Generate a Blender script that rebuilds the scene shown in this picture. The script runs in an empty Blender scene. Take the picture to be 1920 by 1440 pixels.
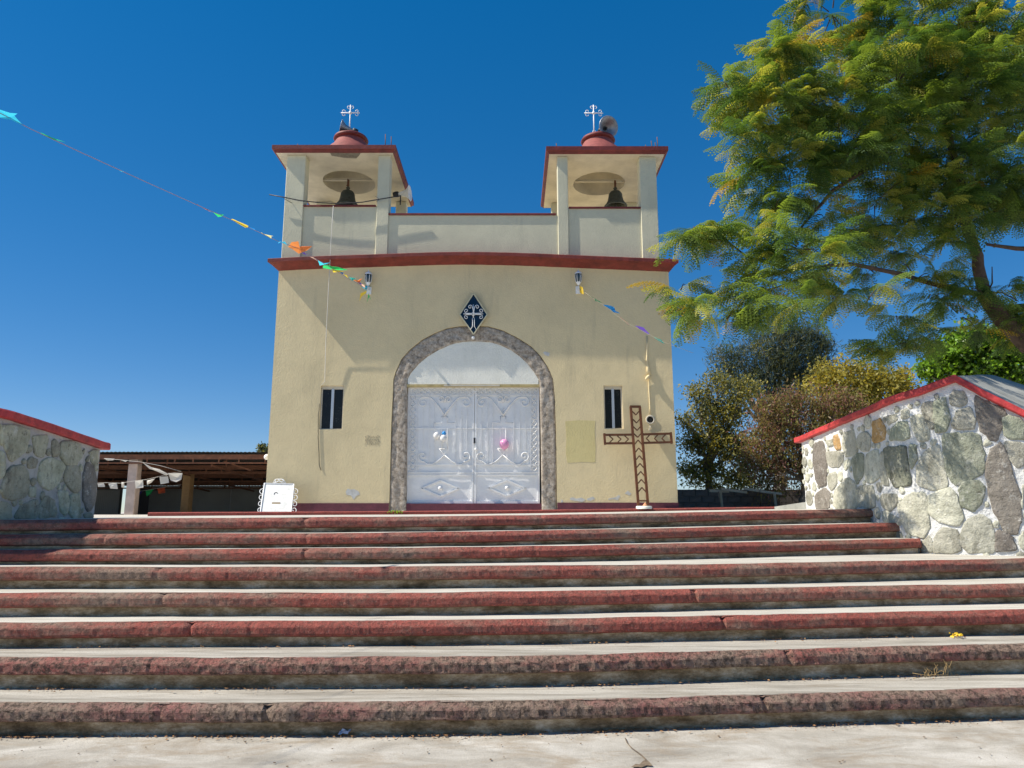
import bpy, math, random
import numpy as np
from mathutils import Vector, Matrix, noise
from mathutils.geometry import tessellate_polygon
R = math.radians
random.seed(7)
scene = bpy.context.scene
COL = scene.collection

# ------------------------------------------------------------------ camera, sky, sun, exposure
EYE = 1.35
FPX = 1332.0                     # focal length in pixels of a 1920 wide frame
PITCH = R(10.21)
cam = bpy.data.cameras.new('camera')
cam.sensor_width = 36.0
cam.lens = FPX / 1920.0 * 36.0
cam.clip_start = 0.05
cam.clip_end = 3000
camo = bpy.data.objects.new('camera', cam)
COL.objects.link(camo)
camo.location = (0, 0, EYE)
camo.rotation_euler = (R(90) + PITCH, 0, 0)
scene.camera = camo

SUN = Vector((-6.9, -1.0, 7.9)).normalized()      # direction towards the sun
world = bpy.data.worlds.new('World')
scene.world = world
world.use_nodes = True
wn = world.node_tree
for n in list(wn.nodes): wn.nodes.remove(n)
sky = wn.nodes.new('ShaderNodeTexSky')
sky.sky_type = 'NISHITA'
sky.sun_disc = False
sky.sun_elevation = math.asin(SUN.z)
sky.sun_rotation = math.atan2(SUN.x, SUN.y)
sky.altitude = 3000
sky.air_density = 1.0
sky.dust_density = 0.0
sky.ozone_density = 3.0
hs = wn.nodes.new('ShaderNodeHueSaturation')
hs.inputs['Saturation'].default_value = 1.20
hs.inputs['Hue'].default_value = 0.497
bg = wn.nodes.new('ShaderNodeBackground')
bg.inputs['Strength'].default_value = 0.13
wo = wn.nodes.new('ShaderNodeOutputWorld')
wn.links.new(sky.outputs[0], hs.inputs['Color'])
gm = wn.nodes.new('ShaderNodeGamma'); gm.inputs[1].default_value = 0.6
hs2 = wn.nodes.new('ShaderNodeHueSaturation'); hs2.inputs['Saturation'].default_value = 1.38; hs2.inputs['Value'].default_value = 1.32; hs2.inputs['Hue'].default_value = 0.513
wn.links.new(hs.outputs[0], gm.inputs[0]); wn.links.new(gm.outputs[0], hs2.inputs['Color'])
wn.links.new(hs2.outputs[0], bg.inputs[0])
wn.links.new(bg.outputs[0], wo.inputs[0])

sl = bpy.data.lights.new('sun', 'SUN')
sl.energy = 5.0
sl.angle = R(0.53)
sl.color = (1.0, 0.93, 0.80)
so = bpy.data.objects.new('sun', sl)
COL.objects.link(so)
so.rotation_euler = (-SUN).to_track_quat('-Z', 'Y').to_euler()

vs = scene.view_settings
vs.view_transform = 'Standard'
vs.look = 'None'
vs.exposure = 0.45
vs.gamma = 1.0
vs.use_curve_mapping = False

# ------------------------------------------------------------------ helpers
CP, SP = math.cos(PITCH), math.sin(PITCH)
def ray(px, py):
    cx = (px - 960) / FPX; cy = (720 - py) / FPX
    return Vector((cx, CP - cy * SP, SP + cy * CP))
def at(px, py, Y):
    """world point seen at photo pixel (px,py) on the vertical plane at distance Y"""
    d = ray(px, py); t = Y / d.y
    return Vector((d.x * t, Y, EYE + d.z * t))
def atz(px, py, z):
    d = ray(px, py); t = (z - EYE) / d.z
    return Vector((d.x * t, d.y * t, z))

WL = {}
def thing(name, label, cat, loc=(0, 0, 0), group=None):
    o = bpy.data.objects.new(name, None)
    o.empty_display_size = 0.1
    COL.objects.link(o); o.location = loc
    WL[o] = Vector(loc)
    o['label'] = label; o['category'] = cat
    if group: o['group'] = group
    return o
def tag(o, label, cat, group=None):
    o['label'] = label; o['category'] = cat
    if group: o['group'] = group
    return o
def adopt(o, parent):
    if parent is not None:
        o.parent = parent
        o.location = Vector(o.location) - WL[parent]
    return o

class MB:
    def __init__(s): s.v = []; s.f = []; s.m = []; s.sm = []
    def add(s, vs_, fs, mi=0, smooth=False):
        b = len(s.v)
        s.v += [tuple(v) for v in vs_]
        for f in fs:
            s.f.append(tuple(i + b for i in f)); s.m.append(mi); s.sm.append(smooth)
    def box(s, x0, x1, y0, y1, z0, z1, mi=0):
        s.add([(x0,y0,z0),(x1,y0,z0),(x1,y1,z0),(x0,y1,z0),(x0,y0,z1),(x1,y0,z1),(x1,y1,z1),(x0,y1,z1)],
              [(0,3,2,1),(4,5,6,7),(0,1,5,4),(1,2,6,5),(2,3,7,6),(3,0,4,7)], mi)
    def bbox(s, x0, x1, y0, y1, z0, z1, b=0.01, mi=0):
        """box with chamfered vertical and top edges"""
        pts = [(x0+b,y0),(x1-b,y0),(x1,y0+b),(x1,y1-b),(x1-b,y1),(x0+b,y1),(x0,y1-b),(x0,y0+b)]
        vs_ = [(x,y,z0) for x,y in pts]+[(x,y,z1-b) for x,y in pts]
        cx,cy=(x0+x1)/2,(y0+y1)/2
        top=[(min(max(x,x0+b),x1-b),min(max(y,y0+b),y1-b),z1) for x,y in pts]
        vs_ += top
        fs=[tuple(reversed(range(8)))]
        for i in range(8):
            j=(i+1)%8
            fs.append((i,j,8+j,8+i)); fs.append((8+i,8+j,16+j,16+i))
        fs.append(tuple(range(16,24)))
        s.add(vs_,fs,mi)
    def bar(s, a, b, w, h=None, mi=0, up=(0,0,1)):
        """rectangular bar from a to b"""
        h = h or w
        a = Vector(a); b = Vector(b); d = (b-a).normalized()
        u = Vector(up)
        if abs(d.dot(u)) > 0.98: u = Vector((0,1,0))
        sx = d.cross(u).normalized(); sy = sx.cross(d).normalized()
        vs_=[]
        for p in (a,b):
            for i,j in ((-1,-1),(1,-1),(1,1),(-1,1)):
                vs_.append(p + sx*(i*w/2) + sy*(j*h/2))
        s.add(vs_,[(3,2,1,0),(4,5,6,7),(0,1,5,4),(1,2,6,5),(2,3,7,6),(3,0,4,7)],mi)
    def tube(s, pts, r, n=6, mi=0, caps=True):
        pts=[Vector(p) for p in pts]
        if not hasattr(r,'__len__'): r=[r]*len(pts)
        rings=[]; prev=None
        for i,p in enumerate(pts):
            d=(pts[min(i+1,len(pts)-1)]-pts[max(i-1,0)])
            if d.length<1e-9: d=Vector((0,0,1))
            d.normalize()
            if prev is None:
                u=Vector((0,0,1)) if abs(d.z)<0.9 else Vector((0,1,0))
                a=d.cross(u).normalized()
            else:
                a=(prev-d*prev.dot(d))
                if a.length<1e-6: a=d.orthogonal()
                a.normalize()
            prev=a; b=d.cross(a)
            rings.append([p+a*(r[i]*math.cos(2*math.pi*k/n))+b*(r[i]*math.sin(2*math.pi*k/n)) for k in range(n)])
        vs_=[v for rg in rings for v in rg]; fs=[]
        for i in range(len(pts)-1):
            for k in range(n):
                fs.append((i*n+k,i*n+(k+1)%n,(i+1)*n+(k+1)%n,(i+1)*n+k))
        if caps:
            fs.append(tuple(reversed(range(n)))); fs.append(tuple(range((len(pts)-1)*n,len(pts)*n)))
        s.add(vs_,fs,mi,True)
    def lathe(s, prof, c=(0,0,0), n=24, mi=0, M=None, smooth=True):
        c=Vector(c); vs_=[]
        for r_,z in prof:
            for k in range(n):
                v=Vector((r_*math.cos(2*math.pi*k/n), r_*math.sin(2*math.pi*k/n), z))
                if M is not None: v=M@v
                vs_.append(c+v)
        fs=[]
        for i in range(len(prof)-1):
            for k in range(n):
                fs.append((i*n+k,i*n+(k+1)%n,(i+1)*n+(k+1)%n,(i+1)*n+k))
        s.add(vs_,fs,mi,smooth)
    def grid(s, P, mi=0, smooth=True, flip=False):
        """P[i][j] of points"""
        n=len(P); m=len(P[0]); vs_=[p for row in P for p in row]; fs=[]
        for i in range(n-1):
            for j in range(m-1):
                q=(i*m+j,i*m+j+1,(i+1)*m+j+1,(i+1)*m+j)
                fs.append(q[::-1] if flip else q)
        s.add(vs_,fs,mi,smooth)
    def poly(s, loops, fn, depth=None, mi=0):
        """2D polygon with holes; fn(u,v,w)->point, w = depth coordinate"""
        L=[[Vector((u,v,0)) for u,v in lp] for lp in loops]
        tris=tessellate_polygon(L)
        flat=[p for lp in loops for p in lp]
        ws=[0.0] if depth is None else [0.0,depth]
        vs_=[fn(u,v,w) for w in ws for u,v in flat]; N=len(flat)
        fs=[tuple(t) for t in tris]
        if depth is not None:
            fs+=[tuple(i+N for i in reversed(t)) for t in tris]
            b=0
            for lp in loops:
                k=len(lp)
                for i in range(k):
                    j=(i+1)%k
                    fs.append((b+i,b+j,N+b+j,N+b+i))
                b+=k
        s.add(vs_,fs,mi)
    def mesh(s, name, mats, fix=False):
        me=bpy.data.meshes.new(name)
        me.from_pydata(s.v,[],s.f)
        me.polygons.foreach_set('material_index',s.m)
        me.polygons.foreach_set('use_smooth',s.sm)
        if not isinstance(mats,(list,tuple)): mats=[mats]
        for m in mats: me.materials.append(m)
        me.update()
        if fix:
            import bmesh
            bm=bmesh.new(); bm.from_mesh(me)
            bmesh.ops.recalc_face_normals(bm,faces=bm.faces)
            bm.to_mesh(me); bm.free()
        return me
    def build(s, name, mats, parent=None, fix=True):
        o=bpy.data.objects.new(name, s.mesh(name,mats,fix))
        COL.objects.link(o); WL[o]=Vector((0,0,0))
        if parent is not None:
            o.parent=parent; o.location=-WL[parent]
            WL[o]=Vector((0,0,0))
        return o
# every mesh is laid out in world coordinates: a child's location cancels its parent's
def inst(name, me, parent, loc=(0,0,0), rot=None, scale=1.0):
    o=bpy.data.objects.new(name, me); COL.objects.link(o)
    if parent is not None:
        o.parent=parent
        o.location=Vector(loc)-WL[parent]
    else: o.location=loc
    if rot is not None: o.rotation_euler=rot
    o.scale=(scale,)*3 if not hasattr(scale,'__len__') else scale
    WL[o]=Vector(loc)
    return o

def hermite(xs, ys):
    xs=list(xs); ys=list(ys); n=len(xs)
    sl_=[(ys[i+1]-ys[i])/(xs[i+1]-xs[i]) for i in range(n-1)]
    m=[sl_[0]]+[(sl_[i-1]+sl_[i])/2 for i in range(1,n-1)]+[sl_[-1]]
    def f(x):
        if x<=xs[0]: return ys[0]+m[0]*(x-xs[0])
        if x>=xs[-1]: return ys[-1]+m[-1]*(x-xs[-1])
        for i in range(n-1):
            if x<=xs[i+1]: break
        h=xs[i+1]-xs[i]; t=(x-xs[i])/h
        return ((2*t**3-3*t**2+1)*ys[i]+(t**3-2*t**2+t)*h*m[i]+(-2*t**3+3*t**2)*ys[i+1]+(t**3-t**2)*h*m[i+1])
    return f
def nz(x,y=0,z=0): return noise.noise(Vector((x,y,z)))

# ------------------------------------------------------------------ materials
def new_mat(name):
    m=bpy.data.materials.new(name); m.use_nodes=True
    nt=m.node_tree
    b=nt.nodes['Principled BSDF']
    return m,nt,b
def N(nt,t,**kw):
    n=nt.nodes.new(t)
    for k,v in kw.items(): setattr(n,k,v)
    return n
def ramp(nt, fac, stops):
    r=N(nt,'ShaderNodeValToRGB')
    e=r.color_ramp.elements
    while len(e)<len(stops): e.new(0.5)
    for i,(p,c) in enumerate(stops):
        e[i].position=p; e[i].color=(c[0],c[1],c[2],1) if hasattr(c,'__len__') else (c,c,c,1)
    nt.links.new(fac,r.inputs[0])
    return r.outputs[0]
def tex(nt, scale, detail=4, rough=0.55, stretch=(1,1,1), off=(0,0,0), dist=0.0):
    tc=N(nt,'ShaderNodeTexCoord'); mp=N(nt,'ShaderNodeMapping')
    mp.inputs['Scale'].default_value=stretch; mp.inputs['Location'].default_value=off
    nt.links.new(tc.outputs['Object'],mp.inputs[0])
    n=N(nt,'ShaderNodeTexNoise')
    n.inputs['Scale'].default_value=scale; n.inputs['Detail'].default_value=detail
    n.inputs['Roughness'].default_value=rough; n.inputs['Distortion'].default_value=dist
    nt.links.new(mp.outputs[0],n.inputs['Vector'])
    return n.outputs['Fac']
def mix(nt, fac, a, b):
    m=N(nt,'ShaderNodeMix',data_type='RGBA')
    def setin(sock,v):
        if hasattr(v,'is_output'): nt.links.new(v,sock)
        else: sock.default_value=(v[0],v[1],v[2],1) if hasattr(v,'__len__') else v
    if hasattr(fac,'is_output'): nt.links.new(fac,m.inputs[0])
    else: m.inputs[0].default_value=fac
    setin(m.inputs[6],a); setin(m.inputs[7],b)
    return m.outputs[2]
def bump(nt, b, layers):
    """layers: list of (fac socket, distance in m, strength)"""
    prev=None
    for fac,dist,st in layers:
        n=N(nt,'ShaderNodeBump')
        n.inputs['Distance'].default_value=dist; n.inputs['Strength'].default_value=st
        nt.links.new(fac,n.inputs['Height'])
        if prev is not None: nt.links.new(prev,n.inputs['Normal'])
        prev=n.outputs[0]
    nt.links.new(prev,b.inputs['Normal'])
def simple(name, col, rough=0.7, metal=0.0, var=0.0, vs=6.0, bmp=0.0, bs=30.0, spec=0.5):
    m,nt,b=new_mat(name)
    b.inputs['Roughness'].default_value=rough; b.inputs['Metallic'].default_value=metal
    b.inputs['Specular IOR Level'].default_value=spec
    if var>0:
        lo=[c*(1-var) for c in col]; hi=[min(1,c*(1+var*0.6)) for c in col]
        nt.links.new(ramp(nt,tex(nt,vs,5,0.65),[(0.3,lo),(0.7,hi)]),b.inputs['Base Color'])
    else: b.inputs['Base Color'].default_value=(*col,1)
    if bmp>0: bump(nt,b,[(tex(nt,bs,4,0.6),bmp,1.0)])
    return m
def stucco(name, col, dirt, bs=34.0, bd=0.006, seed=0):
    m,nt,b=new_mat(name)
    b.inputs['Roughness'].default_value=0.85; b.inputs['Specular IOR Level'].default_value=0.25
    big=tex(nt,0.55,5,0.6,off=(seed,0,seed*1.7))
    c=ramp(nt,big,[(0.25,[x*0.86 for x in col]),(0.5,col),(0.8,[min(1,x*1.08) for x in col])])
    fine=tex(nt,9,6,0.7,off=(seed,3,1))
    c=mix(nt,ramp(nt,fine,[(0.42,0.0),(0.75,0.35)]),c,[x*0.8 for x in col])
    streak=tex(nt,1.0,6,0.7,stretch=(3.0,3.0,0.35),off=(2+seed,0,0))
    c=mix(nt,ramp(nt,streak,[(0.56,0.0),(0.78,0.5)]),c,dirt)
    nt.links.new(c,b.inputs['Base Color'])
    lump=tex(nt,1.6,1,0.5,off=(seed,seed,0)); sp=tex(nt,bs,3,0.55); sp2=tex(nt,bs*3.1,3,0.6)
    bump(nt,b,[(lump,0.030,0.5),(sp,bd,1.0),(sp2,bd*0.45,1.0)])
    return m
M={}
M['cream']=stucco('cream_stucco',(0.745,0.620,0.380),(0.40,0.35,0.24))
M['tower']=stucco('pale_tower_stucco',(0.63,0.60,0.445),(0.36,0.36,0.28),seed=3)
M['ceiling']=simple('ceiling_plaster',(0.62,0.57,0.47),0.9,var=0.22,vs=1.6,bmp=0.004,bs=20)
M['tymp']=stucco('white_stucco',(0.86,0.85,0.77),(0.6,0.6,0.5),seed=5,bd=0.010)
M['darkred']=simple('dark_red_paint',(0.185,0.030,0.024),0.6,var=0.4,vs=5,bmp=0.004,bs=22)
M['cornicered']=simple('cornice_red_paint',(0.20,0.032,0.022),0.6,var=0.4,vs=5,bmp=0.005,bs=22)
M['domered']=simple('dome_red_paint',(0.30,0.075,0.065),0.75,var=0.3,vs=8,bmp=0.004,bs=30)
M['plum']=simple('plum_paint',(0.135,0.030,0.048),0.65,var=0.3,vs=7,bmp=0.004,bs=25)
M['coping']=simple('bright_red_paint',(0.50,0.045,0.045),0.6,var=0.42,vs=11,bmp=0.008,bs=22)
M['whitepaint']=simple('white_paint',(0.86,0.86,0.86),0.45,var=0.06,vs=6,bmp=0.0015,bs=8)
M['iron']=simple('white_iron',(0.86,0.86,0.86),0.5,var=0.1,vs=20)
M['alu']=simple('aluminium',(0.62,0.66,0.70),0.45,metal=0.3)
M['darkmetal']=simple('dark_metal',(0.05,0.05,0.055),0.5,metal=0.6,var=0.3,vs=10)
M['galv']=simple('weathered_galvanised',(0.33,0.34,0.36),0.5,metal=0.7,var=0.35,vs=9)
M['bronze']=simple('weathered_bronze',(0.075,0.085,0.075),0.6,metal=0.5,var=0.4,vs=12,bmp=0.003,bs=40)
M['rust']=simple('rust_brown_paint',(0.17,0.070,0.038),0.75,var=0.4,vs=7)
M['wood']=simple('varnished_wood',(0.125,0.044,0.016),0.5,var=0.45,vs=6,bmp=0.002,bs=40)
M['cord']=simple('pale_cord',(0.62,0.60,0.56),0.8)
M['darkcord']=simple('dark_wire',(0.05,0.045,0.04),0.8)
M['navy']=simple('navy_glass',(0.006,0.016,0.034),0.12)
def pane_mat():
    m,nt,b=new_mat('dusty_window_glass')
    sp=tex(nt,70,2,0.5); big=tex(nt,4,4,0.7)
    d=ramp(nt,sp,[(0.60,0.0),(0.68,0.8)])
    mul=N(nt,'ShaderNodeMath',operation='MULTIPLY')
    nt.links.new(d,mul.inputs[0]); nt.links.new(ramp(nt,big,[(0.45,0.0),(0.7,0.6)]),mul.inputs[1])
    nt.links.new(mix(nt,mul.outputs[0],(0.010,0.011,0.012),(0.25,0.25,0.22)),b.inputs['Base Color'])
    b.inputs['Roughness'].default_value=0.25; b.inputs['Specular IOR Level'].default_value=0.3
    return m
M['pane']=pane_mat()
def stone_surround():
    m,nt,b=new_mat('carved_stone_surround')
    a=tex(nt,10,9,0.8); c=ramp(nt,a,[(0.34,(0.12,0.095,0.072)),(0.46,(0.33,0.275,0.22)),(0.56,(0.48,0.415,0.345)),(0.67,(0.66,0.605,0.53))])
    w=tex(nt,2.0,5,0.8,off=(5,1,2)); c=mix(nt,ramp(nt,w,[(0.58,0),(0.66,0.6)]),c,(0.50,0.47,0.43))
    nt.links.new(c,b.inputs['Base Color']); b.inputs['Roughness'].default_value=0.95
    bump(nt,b,[(tex(nt,14,6,0.75),0.02,1.0),(tex(nt,60,3,0.6),0.004,1.0)])
    return m
M['surround']=stone_surround()
def concrete(name, lo, midc, hi, grime, gs=1.3, g0=0.55, stretch=(1,1,1)):
    m,nt,b=new_mat(name)
    a=tex(nt,2.3,9,0.68,stretch=stretch,dist=0.6)
    c=ramp(nt,a,[(0.28,lo),(0.5,midc),(0.72,hi)])
    g=tex(nt,gs,7,0.72,stretch=stretch,off=(7,2,0),dist=0.8)
    c=mix(nt,ramp(nt,g,[(g0,0),(g0+0.17,0.7)]),c,grime)
    s=tex(nt,160,2,0.6); c=mix(nt,ramp(nt,s,[(0.35,0.45),(0.5,0.0)]),c,[x*0.55 for x in midc])
    nt.links.new(c,b.inputs['Base Color']); b.inputs['Roughness'].default_value=0.93
    b.inputs['Specular IOR Level'].default_value=0.2
    bump(nt,b,[(tex(nt,3.0,5,0.6,stretch=stretch),0.012,0.6),(tex(nt,45,5,0.7),0.0035,1.0)])
    return m
M['ground']=concrete('pavement_concrete',(0.24,0.215,0.18),(0.42,0.39,0.34),(0.60,0.57,0.52),(0.29,0.225,0.155),2.6,0.50,(0.8,1.5,1))
M['tread']=concrete('tread_concrete',(0.36,0.335,0.285),(0.54,0.51,0.45),(0.64,0.62,0.56),(0.33,0.285,0.22),2.6,0.53,(0.4,3.5,1))
M['treadgrey']=concrete('worn_tread_concrete',(0.20,0.18,0.15),(0.40,0.37,0.32),(0.58,0.55,0.49),(0.24,0.20,0.15),3.0,0.50,(0.4,3.5,1))
M['plaza']=concrete('plaza_concrete',(0.40,0.37,0.32),(0.55,0.52,0.46),(0.64,0.61,0.56),(0.38,0.34,0.28))
M['capconc']=concrete('cap_concrete',(0.24,0.24,0.22),(0.36,0.36,0.33),(0.46,0.46,0.43),(0.17,0.17,0.15),2.2)
def nosing_mat(name, red, wear, seed, dark=0.3):
    m,nt,b=new_mat(name)
    a=tex(nt,7.0,9,0.78,off=(seed,0,0)); 
    c=ramp(nt,a,[(0.3,[x*0.75 for x in red]),(0.6,red),(0.8,[min(1,x*1.25) for x in red])])
    w=tex(nt,0.9,6,0.78,stretch=(1,1,3.0),off=(seed*3,1,4))
    c=mix(nt,ramp(nt,w,[(wear-0.05,0),(wear+0.13,0.85)]),c,(0.25,0.195,0.145))
    k=tex(nt,26,6,0.8,off=(seed,4,0)); c=mix(nt,ramp(nt,k,[(0.48,0),(0.57,dark+.25)]),c,(0.06,0.042,0.032))
    sp=tex(nt,75,2,0.5,off=(seed,4,0)); c=mix(nt,ramp(nt,sp,[(0.62,0),(0.70,0.35)]),c,(0.42,0.28,0.24))
    nt.links.new(c,b.inputs['Base Color']); b.inputs['Roughness'].default_value=0.85
    b.inputs['Specular IOR Level'].default_value=0.25
    bump(nt,b,[(tex(nt,24,6,0.75),0.018,1.0),(tex(nt,90,3,0.6),0.005,1.0)])
    return m
def riser_mat():
    m,nt,b=new_mat('grimy_riser')
    a=tex(nt,3.5,9,0.78,stretch=(1,1,2.5))
    c=ramp(nt,a,[(0.36,(0.11,0.072,0.036)),(0.47,(0.27,0.19,0.105)),(0.55,(0.44,0.34,0.22)),(0.66,(0.68,0.58,0.44))])
    g=tex(nt,5,6,0.7,off=(3,3,3)); c=mix(nt,ramp(nt,g,[(0.55,0),(0.68,0.6)]),c,(0.075,0.06,0.024))
    nt.links.new(c,b.inputs['Base Color']); b.inputs['Roughness'].default_value=0.95
    bump(nt,b,[(tex(nt,20,6,0.7),0.012,1.0)])
    return m
M['riser']=riser_mat()
def stone_mat(name, a_, b_, c_, stain, wash=0.55):
    m,nt,b=new_mat(name)
    oi=N(nt,'ShaderNodeObjectInfo')
    t1=tex(nt,5.5,9,0.76)
    c=ramp(nt,t1,[(0.3,a_),(0.5,b_),(0.7,c_)])
    st=tex(nt,4.0,6,0.7,stretch=(1.4,1.4,0.5),off=(3,1,2)); c=mix(nt,ramp(nt,st,[(0.52,0),(0.68,0.65)]),c,stain)
    ww=tex(nt,9,8,0.8,off=(8,2,6)); c=mix(nt,ramp(nt,ww,[(0.55,0),(0.64,wash)]),c,(0.66,0.65,0.60))
    kk=tex(nt,16,7,0.8,off=(1,9,6)); c=mix(nt,ramp(nt,kk,[(0.56,0),(0.63,.6)]),c,(0.10,0.09,0.065))
    hsn=N(nt,'ShaderNodeHueSaturation')
    mr=N(nt,'ShaderNodeMapRange'); mr.inputs['To Min'].default_value=0.82; mr.inputs['To Max'].default_value=1.38
    nt.links.new(oi.outputs['Random'],mr.inputs['Value']); nt.links.new(mr.outputs[0],hsn.inputs['Value'])
    mr2=N(nt,'ShaderNodeMapRange'); mr2.inputs['To Min'].default_value=0.487; mr2.inputs['To Max'].default_value=0.512
    nt.links.new(oi.outputs['Random'],mr2.inputs['Value']); nt.links.new(mr2.outputs[0],hsn.inputs['Hue'])
    nt.links.new(c,hsn.inputs['Color'])
    nt.links.new(hsn.outputs[0],b.inputs['Base Color']); b.inputs['Roughness'].default_value=0.9
    b.inputs['Specular IOR Level'].default_value=0.25
    bump(nt,b,[(tex(nt,7,6,0.7),0.05,1.0),(tex(nt,35,6,0.75),0.012,1.0)])
    return m
M['stone_r']=stone_mat('pale_rubble_stone',(0.27,0.265,0.21),(0.45,0.44,0.36),(0.60,0.58,0.49),(0.19,0.18,0.14))
M['stone_green']=stone_mat('green_rubble_stone',(0.18,0.20,0.15),(0.29,0.305,0.235),(0.42,0.425,0.34),(0.13,0.13,0.09))
M['stone_grey']=stone_mat('grey_brown_stone',(0.17,0.15,0.13),(0.24,0.215,0.185),(0.31,0.28,0.245),(0.12,0.10,0.085))
M['stone_ochre']=stone_mat('ochre_stone',(0.28,0.16,0.07),(0.42,0.25,0.11),(0.50,0.38,0.26),(0.2,0.12,0.06))
M['stone_l']=stone_mat('mossy_rubble_stone',(0.28,0.27,0.19),(0.44,0.425,0.31),(0.58,0.56,0.43),(0.12,0.105,0.075))
def mortar_mat(name, a_, b_, grime):
    m,nt,b=new_mat(name)
    c=ramp(nt,tex(nt,3,8,0.75),[(0.3,a_),(0.62,b_)])
    k=tex(nt,6,8,0.8,off=(1,5,1)); c=mix(nt,ramp(nt,k,[(0.56,0),(0.66,0.7)]),c,grime)
    nt.links.new(c,b.inputs['Base Color']); b.inputs['Roughness'].default_value=0.9
    bump(nt,b,[(tex(nt,10,6,0.7),0.04,1.0),(tex(nt,45,4,0.7),0.008,1.0)])
    return m
M['mortar_w']=mortar_mat('whitewashed_mortar',(0.62,0.62,0.60),(0.84,0.84,0.83),(0.38,0.36,0.30))
M['mortar_g']=mortar_mat('grey_mortar',(0.38,0.36,0.33),(0.60,0.58,0.54),(0.16,0.14,0.11))
M['mortar_plain']=simple('block_wall_mortar',(0.17,0.15,0.135),0.95,var=0.3,vs=4)
M['block']=simple('dark_concrete_block',(0.13,0.11,0.10),0.95,var=0.45,vs=3,bmp=0.005,bs=20)
M['bark']=simple('tree_bark',(0.115,0.075,0.055),0.9,var=0.4,vs=14,bmp=0.01,bs=18)
M['barkgrey']=simple('grey_bark',(0.20,0.17,0.14),0.9,var=0.3,vs=10)
def leaf_mat(name, col, trans, rough=0.5, var=0.35):
    m,nt,b=new_mat(name)
    nt.nodes.remove(b)
    out=[n for n in nt.nodes if n.type=='OUTPUT_MATERIAL'][0]
    c=ramp(nt,tex(nt,2.6,4,0.7),[(0.32,[x*(1-var) for x in col]),(0.68,[x*(1+var) for x in col])])
    d=N(nt,'ShaderNodeBsdfPrincipled'); d.inputs['Roughness'].default_value=rough
    d.inputs['Specular IOR Level'].default_value=0.35
    nt.links.new(c,d.inputs['Base Color'])
    t=N(nt,'ShaderNodeBsdfTranslucent'); t.inputs['Color'].default_value=(*trans,1)
    mx=N(nt,'ShaderNodeMixShader'); mx.inputs[0].default_value=0.40
    nt.links.new(d.outputs[0],mx.inputs[1]); nt.links.new(t.outputs[0],mx.inputs[2])
    nt.links.new(mx.outputs[0],out.inputs[0])
    return m
M['f_dark']=leaf_mat('frond_deep_green',(0.070,0.130,0.038),(0.14,0.25,0.025))
M['f_mid']=leaf_mat('frond_green',(0.145,0.22,0.055),(0.32,0.43,0.035))
M['f_light']=leaf_mat('frond_yellow_green',(0.32,0.33,0.070),(0.66,0.62,0.06))
M['f_yellow']=leaf_mat('frond_yellow',(0.42,0.29,0.03),(0.7,0.48,0.04))
M['ficus']=leaf_mat('glossy_bright_leaf',(0.15,0.28,0.025),(0.36,0.56,0.03),0.3)
M['ficus_d']=leaf_mat('glossy_dark_leaf',(0.035,0.075,0.012),(0.08,0.16,0.01),0.3)
M['olive']=leaf_mat('olive_leaf',(0.20,0.195,0.060),(0.36,0.32,0.06))
M['ygreen']=leaf_mat('yellow_green_leaf',(0.31,0.27,0.045),(0.56,0.43,0.04))
M['needle']=leaf_mat('dark_needle',(0.075,0.092,0.058),(0.09,0.12,0.04))
M['pod']=leaf_mat('dry_rusty_pod',(0.28,0.13,0.10),(0.36,0.16,0.10))
M['rustleaf']=leaf_mat('rusty_olive_leaf',(0.19,0.135,0.055),(0.28,0.19,0.05))
M['drygrass']=simple('dry_straw',(0.42,0.28,0.12),0.9)
M['litter']=simple('dry_leaf_litter',(0.33,0.17,0.07),0.9,var=0.5,vs=20)

# ------------------------------------------------------------------ stairs, derived from measured edges
# (X, Y of riser foot, z above ground) for steps 8 (lowest) .. 1 (top)
S={8:[(-2.96,4.66,.190),(-.20,4.70,.189),(2.24,4.94,.187)],
   7:[(-3.23,5.03,.385),(-.22,5.08,.382),(2.46,5.38,.385)],
   6:[(-3.50,5.40,.560),(-.24,5.53,.557),(2.68,5.81,.571)],
   5:[(-3.71,5.69,.735),(-.25,5.81,.726),(2.87,6.18,.734)],
   4:[(-3.93,5.99,.907),(-.27,6.15,.900),(3.08,6.59,.907),(4.9,7.02,.912)],
   3:[(-4.12,6.26,1.030),(-.29,6.53,1.041),(3.59,7.64,1.062)],
   2:[(-4.23,6.39,1.157),(-.30,6.78,1.170),(3.78,8.03,1.221)],
   1:[(-4.31,6.50,1.286),(-.32,7.13,1.313),(4.07,8.61,1.384)]}
SY={k:hermite([p[0] for p in v],[p[1] for p in v]) for k,v in S.items()}
SZ={k:hermite([p[0] for p in v],[p[2] for p in v]) for k,v in S.items()}
XR={8:(-7.5,7.5),7:(-7.5,7.5),6:(-7.5,7.5),5:(-7.5,7.5),4:(-7.5,7.5),3:(-5.4,4.43),2:(-5.2,4.42),1:(-4.62,4.42)}
def plaza_z(x):
    return SZ[1](max(-8,min(8,x)))
stairs=thing('staircase','wide eight-step concrete staircase with worn red painted nosings below the church','staircase',(0,5,0))
wear={1:0.50,2:0.51,3:0.52,4:0.47,5:0.49,6:0.52,7:0.46,8:0.42}
reds={1:(0.34,0.100,0.078),2:(0.35,0.096,0.072),3:(0.35,0.098,0.074),4:(0.33,0.092,0.070),5:(0.35,0.098,0.074),6:(0.34,0.092,0.070),7:(0.31,0.100,0.084),8:(0.29,0.120,0.105)}
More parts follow.
